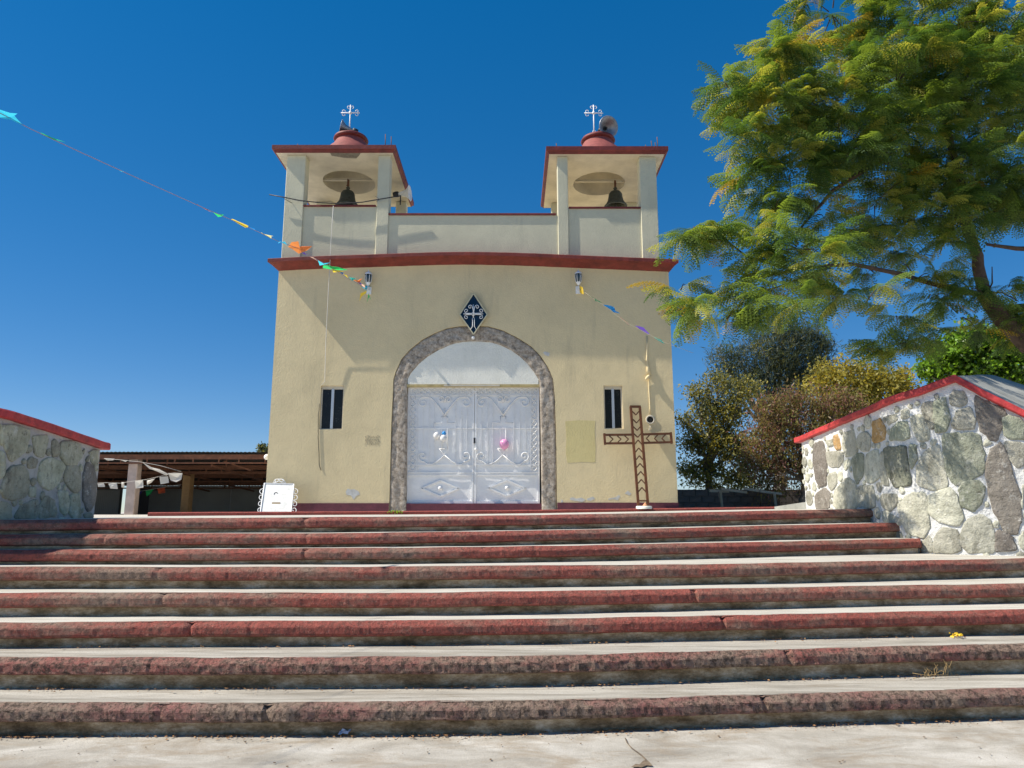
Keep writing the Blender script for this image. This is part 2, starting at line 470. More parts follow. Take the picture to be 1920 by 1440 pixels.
cracks={1:[(-1.95,.5),(.30,.3)],2:[(-1.85,.4),(-3.6,.3)],3:[(-1.80,1.0),(.2,.3)],4:[(-.9,.2),(-2.9,.3)],5:[(1.48,.9),(-2.7,.4)],6:[(-2.35,1.0),(1.62,1.0),(-1.9,.2)],7:[(-.15,.35),(1.95,.8),(-2.4,.3)],8:[(-1.5,1.4),(-2.15,.3),(1.62,1.0)]}
for k in range(8,0,-1):
    fy,fz=SY[k],SZ[k]; x0,x1=XR[k]
    step_nose=[]
    nx=int((x1-x0)/0.022)
    # nosing profile (offset towards viewer, drop below tread)
    lipH=0.100 if k>3 else 0.090
    prof=[(-0.022,0.0),(0.000,0.002),(0.006,0.004),(0.038,0.026),(0.046,0.033),(0.050,0.042),(0.052,lipH*0.80),(0.050,lipH*0.92),(0.042,lipH+0.001),(0.012,lipH+0.008),(-0.004,lipH+0.012)]
    P=[]
    for i in range(nx+1):
        x=x0+(x1-x0)*i/nx
        e_=min((x-x0),(x1-x)); endr=1.0 if (k>3) else min(1.0,math.sqrt(max(0.0,1-(1-min(1,e_/0.05))**2))+0.02)
        y=fy(x); z=fz(x)
        wob=0.012*nz(x*0.9,k*7.3)+0.006*nz(x*3.1,k*3.1); wz=0.006*nz(x*0.8,k*5.1,3)+0.003*nz(x*2.7,k,9)
        cr=0.0
        for cx,cs in cracks[k]:
            d=abs(x-cx-0.01*nz(x*20,k))
            if d<0.03: cr=max(cr,cs*(1-d/0.03)*0.035)
            dd=math.hypot(x-cx,0)
            if cs>=1.0 and dd<0.12: cr=max(cr,0.012*(1-dd/0.12))
        row=[]
        for j,(o_,d_) in enumerate(prof):
            rgh=(0.0045 if k<7 else 0.009)*nz(x*22,d_*60,k*3.3)+0.003*nz(x*60,d_*150,k)
            if j in (0,len(prof)-1): rgh=0; c_=0
            else: c_=cr
            o2=(o_+rgh+wob-c_)*endr if o_>0 else o_
            if o_<0: o2=o_+wob*0.5
            row.append((x, y-o2, z-d_+wz-(cr*0.4 if j<4 and j>0 else 0)+ (0.5*rgh if j<3 and j>0 else 0)))
        P.append(row)
    # end faces follow from closing the profile
    mb=MB()
    # riser
    zb=(lambda x:0.0) if k==8 else SZ[k+1]
    Rw=[]
    for i in range(0,nx+1,3):
        x=x0+(x1-x0)*i/nx; y=fy(x)
        Rw.append([(x,y+0.004+0.004*nz(x*4,j,k),fz(x)-lipH-0.006+( -(fz(x)-lipH-0.006-zb(x)+0.03))*j/5) for j in range(6)])
    mb.grid(Rw,0)
    # side closure and back body so that the end of each short step is solid
    if k<=3:
        for xe in (x0,x1):
            y=fy(xe)
            mb.add([(xe,y+0.004,zb(xe)-0.05),(xe,y+0.6,zb(xe)-0.05),(xe,y+0.6,fz(xe)-0.004),(xe,y+0.004,fz(xe)-0.004)],[(0,1,2,3)],0)
    # tread
    T=[]
    for i in range(0,nx+1,3):
        x=x0+(x1-x0)*i/nx
        y0_=fy(x)+0.008; 
        if k>1: y1_=max(SY[k-1](x)+0.05, y0_+0.05)
        else: y1_=y0_+0.25
        if k==4: y1_=max(y1_, y0_+1.3)
        row=[]
        for j in range(6):
            t=j/5; y=y0_+(y1_-y0_)*t
            row.append((x,y,fz(x)+0.006*nz(x*0.8,k*5.1,3)*(1-t)+0.003*nz(x*2,y*4,k)*(0 if j==0 else 1)-0.001))
        T.append(row)
    mb.grid(T,1)
    st=mb.build('step',[M['riser'],M['treadgrey'] if k>=7 else M['tread']],stairs)
    nb=MB(); nb.grid(P,0,smooth=False)
    for e in (0,nx): nb.add(P[e],[tuple(range(len(prof)))],0)
    nm=nosing_mat('worn_red_nosing_paint_%d'%k,reds[k],wear[k],k*2.3,0.25 if k<7 else 0.6)
    nb.build('nosing',nm,st)

# ------------------------------------------------------------------ ground and plaza
g=MB()
xs=[-300,-60,-20]+[-8+0.25*i for i in range(65)]+[20,60,300]
ys=[-120,-30,-8]+[0+0.25*i for i in range(20)]+[5.2,6.5]
g.grid([[(x,y,0.004*nz(x*0.7,y*0.7) if (abs(x)<9 and 0<y<6) else 0.0) for y in ys] for x in xs])
go=g.build('ground',M['ground']); go['kind']='structure'
g=MB()
def terr_front(x):
    if -4.62<=x<=4.42: return SY[1](x)+0.22
    return 7.0 if x<0 else 8.2
xs=[-260,-60,-20,-8,-6,-4.621]+[-4.62+9.04*i/40 for i in range(41)]+[4.421,6,8,20,60,260]
P=[[(x,terr_front(x)+(300-terr_front(x))*t**2.5,plaza_z(x)) for t in (0,.05,.15,.25,.35,.5,.7,1)] for x in xs]
g.grid(P)
for i in range(len(xs)-1):
    a,b=P[i][0],P[i+1][0]
    g.add([a,b,(b[0],b[1],-0.2),(a[0],a[1],-0.2)],[(0,1,2,3)])
po=g.build('plaza_terrace',M['plaza']); po['kind']='structure'

# ------------------------------------------------------------------ rubble stone walls with red copings
def path_of(pts, step=0.08):
    fx=[];cum=[0]
    for a,b in zip(pts,pts[1:]): cum.append(cum[-1]+math.hypot(b[0]-a[0],b[1]-a[1]))
    hx=hermite(cum,[p[0] for p in pts]); hy=hermite(cum,[p[1] for p in pts])
    n=int(cum[-1]/step)
    return [(hx(cum[-1]*i/n),hy(cum[-1]*i/n),cum[-1]*i/n) for i in range(n+1)]
def wall_hit(px,py,path):
    d=ray(px,py); best=None
    for (x0,y0,s0),(x1,y1,s1) in zip(path,path[1:]):
        # solve d*t = p0 + u*(p1-p0) in plan
        ex,ey=x1-x0,y1-y0
        det=d.x*(-ey)-(-ex)*d.y
        if abs(det)<1e-9: continue
        t=(x0*(-ey)-(-ex)*y0)/det
        u=(d.x*y0-d.y*x0)/det
        if -0.02<=u<=1.02 and t>0 and (best is None or t<best[0]): best=(t,s0+(s1-s0)*u,EYE+d.z*t)
    return (best[1],best[2]) if best else None
def wall_pt(path,s,off,sign):
    L=path[-1][2]; n=len(path)-1; f=min(max(s/L*n,0),n-1e-6); i=int(f); u=f-i
    x=path[i][0]*(1-u)+path[i+1][0]*u; y=path[i][1]*(1-u)+path[i+1][1]*u
    j0=max(0,i-1); j1=min(n,i+2)
    tx,ty=path[j1][0]-path[j0][0],path[j1][1]-path[j0][1]; l=math.hypot(tx,ty)
    if s<0: x+=tx/l*s; y+=ty/l*s
    if s>L: x+=tx/l*(s-L); y+=ty/l*(s-L)
    nx_,ny_=ty/l*sign,-tx/l*sign
    return x+nx_*off,y+ny_*off,nx_,ny_
def chaikin(p,n=2):
    for _ in range(n):
        q=[]
        for i in range(len(p)):
            a,b=p[i],p[(i+1)%len(p)]
            q.append((a[0]*.85+b[0]*.15,a[1]*.85+b[1]*.15)); q.append((a[0]*.15+b[0]*.85,a[1]*.15+b[1]*.85))
        p=q
    return p
def stone_wall(parent, path, sign, topz, botz, mort, stones, matpick, nbig):
    L=path[-1][2]
    mb=MB(); ns=int(L/0.05); P=[]
    for i in range(ns+1):
        s=L*i/ns; zt=topz(s)-0.07; row=[]
        for j in range(24):
            z=botz+(zt-botz)*j/23
            x,y,_,_=wall_pt(path,s,-0.002+0.010*nz(s*7,z*7,sign)+0.009*nz(s*24,z*24,2),sign)
            row.append((x,y,z))
        P.append(row)
    mb.grid(P,0)
    # thickness: end faces and back
    th=-0.55
    B=[]
    for i in range(0,ns+1,4):
        s=L*i/ns; x,y,_,_=wall_pt(path,s,th,sign); B.append([(x,y,botz),(x,y,topz(s)-0.07)])
    mb.grid(B,0)
    for s,i in ((0,0),(L,ns)):
        x,y,_,_=wall_pt(path,s,th,sign); a=P[i]
        mb.add(list(a)+[(x,y,topz(s)-0.07),(x,y,botz)],[tuple(range(len(a)+2))],0)
    mb.build('mortar_face',mort,parent)
    cnt=0
    for poly in stones:
        c0=(sum(p[0] for p in poly)/len(poly),sum(p[1] for p in poly)/len(poly))
        if cnt<nbig: poly=[(c0[0]+(a-c0[0])*1.09+.010*(1 if a>c0[0] else -1),c0[1]+(b-c0[1])*1.07+.010*(1 if b>c0[1] else -1)) for a,b in poly]
        area=abs(sum(poly[i][0]*poly[(i+1)%len(poly)][1]-poly[(i+1)%len(poly)][0]*poly[i][1] for i in range(len(poly))))/2
        sm=chaikin(poly,2); sm=[(a+0.022*nz(a*13,b*13)+0.010*nz(a*45,b*45),b+0.022*nz(b*13,a*13,5)+0.010*nz(b*45,a*45,5)) for a,b in sm]
        r=max(0.02,math.sqrt(area))
        prot=random.uniform(0.008,0.020); n=len(sm)
        ins=min(0.012/r,0.3)
        vs_=[]
        for (sc,of) in ((1.0,-0.02),(0.995,prot*0.45),(1-ins,prot*0.95),(1-ins*3.0 if ins*3<0.7 else .35,prot*1.12)):
            for a,b in sm:
                s=c0[0]+(a-c0[0])*sc; z=c0[1]+(b-c0[1])*sc
                o2=of+(0.007*nz(s*14,z*14,cnt) if of>prot*0.9 else 0)
                x,y,_,_=wall_pt(path,s,o2,sign); vs_.append((x,y,z))
        x,y,_,_=wall_pt(path,c0[0],prot*1.15,sign); vs_.append((x,y,c0[1]))
        fs=[]
        for k in range(3):
            for i in range(n):
                j=(i+1)%n; fs.append((k*n+i,k*n+j,(k+1)*n+j,(k+1)*n+i))
        for i in range(n): fs.append((3*n+i,3*n+(i+1)%n,4*n))
        sb=MB(); sb.add(vs_,fs,0,True)
        sb.build('stone',matpick(cnt,c0,area),parent); cnt+=1
def inside(p,poly):
    c=False
    for i in range(len(poly)):
        a,b=poly[i],poly[i-1]
        if (a[1]>p[1])!=(b[1]>p[1]) and p[0]<(b[0]-a[0])*(p[1]-a[1])/(b[1]-a[1])+a[0]: c=not c
    return c
def dist_poly(p,poly):
    m=9
    for i in range(len(poly)):
        a,b=poly[i],poly[i-1]; dx,dy=b[0]-a[0],b[1]-a[1]; l=dx*dx+dy*dy
        t=max(0,min(1,((p[0]-a[0])*dx+(p[1]-a[1])*dy)/l)) if l else 0
        m=min(m,math.hypot(p[0]-a[0]-t*dx,p[1]-a[1]-t*dy))
    return m
def fill_small(stones, L, topz, botz, n, rng, smax, avoid=None):
    out=[]
    for _ in range(n):
        s=rng.uniform(0,L); z=rng.uniform(botz,topz(s)-0.15)
        if avoid and avoid(s,z): continue
        d=min([smax]+[(-1 if inside((s,z),q) else dist_poly((s,z),q)) for q in stones+out if abs(q[0][0]-s)<1.2])
        r=min(d-0.016,smax*rng.uniform(.4,1))
        if r<0.030: continue
        k=rng.randint(5,7); ph=rng.random()*6
        out.append([(s+r*rng.uniform(.85,1.0)*math.cos(ph+2*math.pi*i/k),z+r*rng.uniform(.9,1.15)*math.sin(ph+2*math.pi*i/k)) for i in range(k)])
    return out
def coping(parent, path, sign, topz, backpt, ext0=0.12):
    L=path[-1][2]; n=int(L/0.07); P=[];Q=[]
    for i in range(n+1):
        s=-ext0+(L+ext0)*i/n; zt=topz(max(0,s))
        w=0.004*nz(s*3,1,sign); ch=0.005*nz(s*17,2)
        f=lambda o_,dz:(*wall_pt(path,s,o_,sign)[:2],zt+dz+w)
        P.append([f(-0.04,0.0),f(0.035,0.0),f(0.052+ch,-0.014),f(0.055+ch,-0.072),f(0.045,-0.084),f(-0.04,-0.084),f(-0.04,0.0)])
        Q.append([f(-0.038,-0.005),Vector(backpt(s,zt))])
    mb=MB(); mb.grid(P,0,smooth=False)
    for e in (0,n): mb.add(P[e][:6],[tuple(range(6))],0)
    mb.build('coping',M['coping'],parent)
    cb=MB(); R2=[]
    for a,b in Q:
        a=Vector(a); R2.append([a+(b-a)*t+Vector((0,0,0.01*nz(a.x*4+t,a.y*4,t*3) if 0<t<1 else 0)) for t in (0,.2,.4,.6,.8,1)]+[b-Vector((0,0,0.09)), a-Vector((0,0,0.079))])
    cb.grid(R2,0,smooth=False); 
    for e in (0,-1): cb.add(R2[e],[tuple(range(8))],0)
    cb.build('cap_slab',M['capconc'],parent)

# right wall
RP=path_of([(4.22,10.35),(4.27,9.4),(4.33,8.5),(4.42,7.95),(4.68,7.62),(5.1,7.38),(5.6,7.12),(6.8,6.6)])
def tz_from(path,pxs):
    q=[]
    for px,py in pxs:
        h=wall_hit(px,py,path)
        if h: q.append(h)
    q.sort(); return q
rt=tz_from(RP,[(1526,808),(1632,762),(1724,728),(1790,703),(1850,735),(1919,769)])
def lin(q):
    def f(s):
        if s<=q[0][0]: a,b=q[0],q[1]
        elif s>=q[-1][0]: a,b=q[-2],q[-1]
        else:
            for a,b in zip(q,q[1:]):
                if s<=b[0]: break
        return a[1]+(b[1]-a[1])*(s-a[0])/(b[0]-a[0])
    return f
topR=lin(rt); peak_s=rt[3][0]
Z8=lambda L,ox,oy,sc:[[(ox+u/sc,oy+v/sc) for u,v in p] for p in L]
RS=Z8([
[(105,590),(140,570),(165,580),(185,660),(190,790),(180,860),(150,880),(120,830),(98,700)],
[(180,565),(225,545),(235,590),(205,590)],
[(238,525),(270,515),(290,610),(255,615)],
[(310,500),(385,480),(398,560),(400,640),(330,670),(310,600)],
[(415,520),(470,490),(500,545),(495,610),(450,628),(410,590)],
[(520,430),(570,405),(605,470),(600,550),(520,560)],
[(190,640),(300,630),(305,700),(270,740),(215,735),(190,690)],
[(200,800),(260,785),(262,860),(230,905),(205,870)],
[(365,680),(420,648),(455,660),(450,790),(410,855),(385,800)],
[(475,650),(545,620),(575,700),(570,800),(520,850),(470,830)],
[(245,920),(330,820),(390,860),(410,940),(405,1025),(245,1030)],
[(112,940),(180,895),(212,930),(205,1030),(118,1040)],
[(415,890),(510,880),(530,930),(530,1025),(415,1025)],
[(655,480),(700,430),(750,425),(775,470),(765,540),(645,545)],
[(620,385),(680,370),(690,400),(630,440)],
[(720,345),(765,335),(770,390),(725,395)],
[(790,385),(860,375),(900,430),(920,540),(860,560),(810,480)],
[(610,610),(700,600),(750,600),(760,720),(785,850),(690,880),(640,800),(610,700)],
[(785,590),(820,580),(830,680),(800,750),(780,700)],
[(860,310),(935,275),(945,340),(945,470),(910,450)],
[(955,280),(1020,255),(1050,330),(1060,420),(1030,480),(975,490),(955,400)],
[(1065,230),(1110,200),(1165,215),(1185,260),(1160,305),(1080,300)],
[(1085,440),(1130,340),(1200,330),(1240,400),(1235,465),(1100,460)],
[(1240,240),(1330,285),(1455,345),(1430,440),(1390,545),(1340,540),(1280,440)],
[(1030,520),(1120,505),(1240,505),(1275,560),(1300,680),(1295,760),(1200,830),(1100,858),(1050,760),(1030,650)],
[(840,860),(850,700),(930,610),(985,590),(1010,700),(1045,840),(1040,880),(940,890)],
[(1330,760),(1350,650),(1410,580),(1450,620),(1490,760),(1540,900),(1560,1100),(1530,1190),(1470,1195),(1390,1070),(1345,920)],
[(1440,400),(1500,370),(1590,420),(1590,540),(1470,525)],
[(1460,570),(1590,580),(1590,720),(1540,740),(1480,660)],
[(1140,900),(1180,850),(1260,840),(1300,900),(1295,970),(1230,1060),(1160,1010)],
[(920,960),(990,920),(1085,905),(1110,960),(1150,1080),(1130,1150),(1020,1130),(940,1090)],
[(740,980),(800,930),(880,935),(905,1030),(910,1180),(870,1230),(790,1220),(720,1110),(705,1020)],
[(575,945),(680,940),(685,1000),(650,1050),(590,1020)],
[(590,1060),(640,1060),(700,1110),(715,1150),(600,1130)],
[(1150,1220),(1190,1120),(1290,1090),(1340,1120),(1375,1220),(1370,1335),(1200,1345),(1140,1280)],
[(950,1280),(1000,1180),(1090,1190),(1130,1230),(1130,1320),(1100,1345),(960,1345)],
[(1395,1230),(1420,1190),(1500,1240),(1525,1310),(1510,1335),(1395,1335)],
[(1560,1240),(1590,1200),(1590,1330),(1570,1300)],
[(875,1265),(930,1235),(945,1335),(880,1340)],
[(580,640),(606,640),(608,760),(635,860),(590,860),(575,740)],
[(1575,880),(1590,860),(1590,1050),(1570,1000)],
[(320,700),(355,690),(360,730),(320,770)]],1500,680,3.79)
right_wall=thing('rubble_stone_wall','tall sunlit rubble stone wall with white mortar and gabled bright red coping at the right of the stairs','stone wall',(4.5,8.5,0.9))
def to_wall(L,path):
    out=[]
    for p in L:
        q=[wall_hit(x,y,path) for x,y in p]
        if all(q): out.append(q)
    return out
rstones=to_wall(RS,RP); nR=len(rstones)
gr=random.Random(3)
extra=fill_small(rstones,RP[-1][2],topR,0.9,2600,gr,0.15)
def pickR(i,c,area):
    greys=(0,11,23,26,36); och=(2,5); green=(8,13,17,18,20,24,27,29)
    if i in greys: return M['stone_grey']
    if i in och: return M['stone_ochre']
    if i in green: return M['stone_green']
    return M['stone_r']
stone_wall(right_wall,RP,1,topR,0.3,M['mortar_w'],rstones+extra,pickR,nR)
def backR(s,zt):
    # the slab is narrow along the plaza and spreads into a sloping ramp top past the peak
    w=min(1.0,max(0.0,(s-peak_s+0.5)/0.6))
    x,y,_,_=wall_pt(RP,s,-0.50,1)
    a=Vector((x,y,zt-0.03))
    ridge0=at(1850,699,9.0); ridge1=at(1935,727,8.7)
    t=(s-peak_s)/0.8
    b=ridge0+(ridge1-ridge0)*max(-0.6,min(3,t))
    return a*(1-w)+b*w
coping(right_wall,RP,1,topR,backR)
# left wall
LP=path_of([(-4.66,8.05),(-4.66,7.4),(-4.66,6.8),(-4.68,6.42),(-4.95,6.15),(-5.6,6.02),(-6.8,5.85)])
lt=tz_from(LP,[(186,827),(100,797),(3,767)])
_tl=lin(lt)
Lend=LP[-1][2]
def topL(s): 
    s1=lt[-1][0]; s0=1.75
    return _tl(s) if s<s0 else _tl(s0)-(s-s0)*0.42
LS=Z8([
[(30,220),(80,215),(190,245),(195,300),(160,400),(75,450),(40,380),(25,300)],
[(3,400),(25,400),(35,480),(20,560),(3,580)],
[(20,640),(40,560),(90,490),(150,500),(185,560),(190,640),(160,700),(60,720),(20,690)],
[(225,290),(310,280),(330,320),(300,420),(240,410)],
[(355,330),(385,312),(408,360),(395,420),(360,420)],
[(420,340),(480,325),(545,350),(555,420),(520,480),(450,480),(420,420)],
[(185,470),(220,440),(260,460),(245,500),(200,510)],
[(265,560),(290,470),(350,445),(410,470),(435,510),(400,600),(350,655),(290,640)],
[(450,500),(520,490),(550,560),(545,650),(500,670),(445,600)],
[(574,620),(582,530),(605,475),(635,500),(658,590),(655,700),(630,780),(600,790),(577,740)],
[(615,402),(650,388),(677,395),(677,470),(665,530),(642,480)],
[(100,850),(140,780),(250,725),(262,800),(240,855)],
[(270,850),(285,750),(330,700),(370,740),(385,800),(370,850)],
[(400,680),(460,675),(470,760),(450,840),(420,800)],
[(482,700),(540,690),(555,850),(500,850),(480,800)],
[(3,760),(60,760),(75,800),(75,850),(3,900)],
[(575,830),(630,815),(640,845),(585,850)],
[(3,205),(18,215),(18,330),(3,350)],
[(200,650),(240,640),(240,700),(200,700)]],0,740,3.692)
left_wall=thing('rubble_stone_wall','shaded mossy rubble stone wall with sloping red coping at the left of the stairs','stone wall',(-4.9,6.5,0.9))
lstones=to_wall(LS,LP)
extraL=fill_small(lstones,Lend,topL,0.3,2600,gr,0.2)
stone_wall(left_wall,LP,-1,topL,0.0,M['mortar_g'],lstones+extraL,lambda i,c,a:M['stone_grey'] if i==9 else M['stone_l'],len(lstones))
coping(left_wall,LP,-1,topL,lambda s,zt:(*wall_pt(LP,s,-0.5,-1)[:2],zt-0.02),0.10)

# ------------------------------------------------------------------ church
YF=15.6
church=thing('church','cream stucco church with two open bell towers and dark red trim','church',(-0.85,YF,1.36))
XL=at(510,720,YF).x; XR_=at(1262,720,YF).x
ZB=1.28
def fz_(px,py,Y=YF): return at(px,py,Y).z
ctop=[(505,485),(560,482),(700,477),(860,472.5),(960,474),(1100,479.5),(1258,486)]
ctz=hermite([at(x,y,YF-.27).x for x,y in ctop],[at(x,y,YF-.27).z for x,y in ctop])
C6=lambda u,v:(700+u/3.892,600+v/3.892)
outer=[(115,1400),(122,1100),(130,800),(140,560),(147,430),(165,370),(205,285),(265,215),(350,148),(450,92),(545,57),(640,45),(738,41),(840,44),(950,76),(1060,130),(1150,190),(1222,262),(1280,350),(1312,430),(1325,560),(1332,800),(1337,1100),(1342,1400)]
inner=[(238,1400),(240,1100),(243,800),(245,560),(250,430),(270,390),(330,320),(400,262),(480,215),(555,182),(600,168),(650,158),(740,154),(850,160),(930,182),(1010,222),(1070,265),(1120,312),(1170,375),(1205,430),(1215,560),(1222,800),(1226,1100),(1230,1400)]
def f2(L,Y=YF):
    r=[]
    for u,v in L:
        p=at(*C6(u,v),Y); r.append((p.x,p.z))
    return r
def resamp(L,n):
    cum=[0]
    for a,b in zip(L,L[1:]): cum.append(cum[-1]+math.hypot(b[0]-a[0],b[1]-a[1]))
    fx=hermite(cum,[p[0] for p in L]); fy=hermite(cum,[p[1] for p in L])
    return fx,fy,cum
O2=f2(outer); I2=f2(inner)
O2=[(x+0.012*nz(x*9,z*9),z+0.012*nz(z*9,x*9)) for x,z in O2]
def win(px0,px1,py0,py1):
    a=at(px0,py0,YF); b=at(px1,py1,YF); return (a.x,b.x,b.z,a.z)
W1=win(602,642,723,805); W2=win(1131.5,1169,723,804)
holes=[[(w[0],w[2]),(w[1],w[2]),(w[1],w[3]),(w[0],w[3])] for w in (W1,W2)]
door_poly=[(x,max(z,ZB+0.02)) for x,z in O2]
tops=[(XR_-(XR_-XL)*i/12,ctz(XR_-(XR_-XL)*i/12)-0.12) for i in range(13)]
outerp=[(XL,ZB),(XR_,ZB)]+tops
# the facade: polygon with window and door openings, 0.35 m thick
mb=MB()
mb.poly([outerp]+holes+[door_poly],lambda u,v,w:(u,YF+w,v),0.35)
# side walls and rear
mb.box(XL,XL+0.3,YF+0.35,YF+11,ZB,ctz(XL)-0.12)
mb.box(XR_-0.3,XR_,YF+0.35,YF+11,ZB,ctz(XR_)-0.12)
mb.box(XL+0.3,XR_-0.3,YF+10.7,YF+11,ZB,ctz(XL)-0.12)
mb.box(XL+0.3,XR_-0.3,YF+0.35,YF+10.7,ctz(XL)-0.35,ctz(XL)-0.125)
mb.build('facade_wall',M['cream'],church)
# near-black sheets behind the openings: shade of the interior put into the colour
di=simple('painted_interior_shade',(0.02,0.02,0.02))
for w in (W1,W2):
    mb=MB(); mb.box(w[0]-.2,w[1]+.2,YF+0.36,YF+0.40,w[2]-.2,w[3]+.2); mb.build('window_backing',di,church)
# windows
for w in (W1,W2):
    mb=MB(); yy=YF+0.055; t=0.030
    mb.box(w[0],w[1],yy,yy+.05,w[3]-0.075,w[3]); mb.box(w[0],w[1],yy,yy+.05,w[2],w[2]+t*0.7)
    mb.box(w[0],w[0]+t,yy+.002,yy+.05,w[2]+t*.7,w[3]-.075); mb.box(w[1]-t,w[1],yy+.002,yy+.05,w[2]+t*.7,w[3]-.075)
    fr=mb.build('window_frame',M['ceiling'],church)
    xm=(w[0]+w[1])/2
    m2=MB(); m2.box(xm-0.028,xm+0.028,yy-0.01,yy+.045,w[2]+t*.7,w[3]-.075); m2.box(xm-0.002,xm+0.004,yy-0.014,yy-.01,w[2]+t,w[3]-.075)
    m2.build('mullion',M['alu'],fr)
    for a,b in ((w[0]+t,xm-.028),(xm+.028,w[1]-t)):
        m3=MB(); m3.box(a,b,yy+.025,yy+.030,w[2]+t*.7,w[3]-.075); m3.build('pane',M['pane'],fr)
# stone door surround, rough and slightly recessed
fo=resamp(O2,0); fi=resamp(I2,0)
P=[]; n=190
for i in range(n+1):
    t=i/n
    # match the two outlines segment by segment
    k=min(int(t*(len(O2)-1)),len(O2)-2); u=t*(len(O2)-1)-k
    so_=fo[2][k]+(fo[2][k+1]-fo[2][k])*u; si_=fi[2][k]+(fi[2][k+1]-fi[2][k])*u
    a=(fo[0](so_),fo[1](so_)); b=(fi[0](si_),fi[1](si_)); row=[]
    for j in range(11):
        v=j/10; x=a[0]*(1-v)+b[0]*v; z=a[1]*(1-v)+b[1]*v
        y=YF+0.010+0.020*nz(x*8,z*8,1)+0.012*nz(x*25,z*25,2)
        if j==0: y=YF+0.05
        if j==10: y+=0.01
        row.append((x,y,max(z,ZB)))
    row.append((b[0],YF+0.19,max(b[1],ZB)))
    P.append(row)
mb=MB(); mb.grid(P,0)
mb.build('stone_surround',M['surround'],church)
# tympanum
lin_z=at(888,720,YF).z
arch_in=[p for p in I2 if p[1]>lin_z-0.02]
ty=[(arch_in[-1][0],lin_z)]+[(p[0],p[1]+0.0) for p in reversed(arch_in)]+[(arch_in[0][0],lin_z)]
mb=MB(); mb.poly([ty],lambda u,v,w:(u,YF+0.028+w,v),0.12)
mb.build('tympanum',M['tymp'],church)
# lintel strip
dx0,dx1=at(763,725,YF).x,at(1012,725,YF).x
mb=MB(); mb.box(dx0-.02,dx1+.02,YF+0.02,YF+0.14,lin_z-0.055,lin_z-0.002)
mb.build('lintel',simple('ochre_lintel',(0.50,0.40,0.19),0.8,var=.3,vs=9),church)
xa,xb=at(832,722,YF).x,at(937,722,YF).x
mb=MB(); mb.box(xa,xb,YF+0.008,YF+0.0195,lin_z-0.05,lin_z-0.012); mb.build('lintel_strip',M['ceiling'],church)
# plum plinth bands
jl0,jl1=O2[0][0],I2[0][0]; jr0,jr1=I2[-1][0],O2[-1][0]
zpb=lambda px:at(px,944.5,YF).z
for bxx in ((XL-.015,jl0-.005,YF-.018,YF+.1,ZB,at(600,943.5,YF).z),(jr1+.005,XR_+.015,YF-.018,YF+.1,ZB,at(1160,942.5,YF).z),
           (XR_,XR_+.014,YF+.1,YF+11,ZB,at(1160,942.5,YF).z),(XL-.014,XL,YF+.1,YF+11,ZB,at(600,943.5,YF).z)):
    mb=MB(); mb.box(*bxx); mb.build('plinth_band',M['plum'],church)
mb=MB(); mb.box(jl1,jr0,YF+.03,YF+.35,ZB,at(888,944,YF).z); mb.build('door_sill',M['plum'],church)

# door leaves with raised ironwork
YD=YF+0.15
dz0=at(888,944,YD).z; dz1=lin_z-0.056
dm=at(889.3,830,YD).x
def D(u,v,y=YD-0.030):
    p=at(*C6(u,v),y); return p
def spiral(c,r,a0,turns,sgn,n=22,y=YD-0.028):
    """scroll: from rim angle a0 winding inwards, in door image units"""
    pts=[]
    for i in range(n+1):
        t=i/n; rr=r*(1-0.86*t); a=a0+sgn*2*math.pi*turns*t
        pts.append(D(c[0]+rr*math.cos(a),c[1]+rr*math.sin(a),y))
    return pts
def quatre(r=0.058):
    mb=MB(); pts=[]
    for q in range(4):
        for i in range(6):
            a=math.pi/2*q+math.pi*(i/5-0.5)*0.98
            cx,cz=0.5*r*math.cos(math.pi/2*q),0.5*r*math.sin(math.pi/2*q)
            pts.append(Vector((cx+0.50*r*math.cos(a),0,cz+0.50*r*math.sin(a))))
    pts.append(pts[0]); mb.tube(pts,0.009,4,caps=False)
    return mb.mesh('quatrefoil',M['iron'],True)
qm=quatre()
class _F: pass
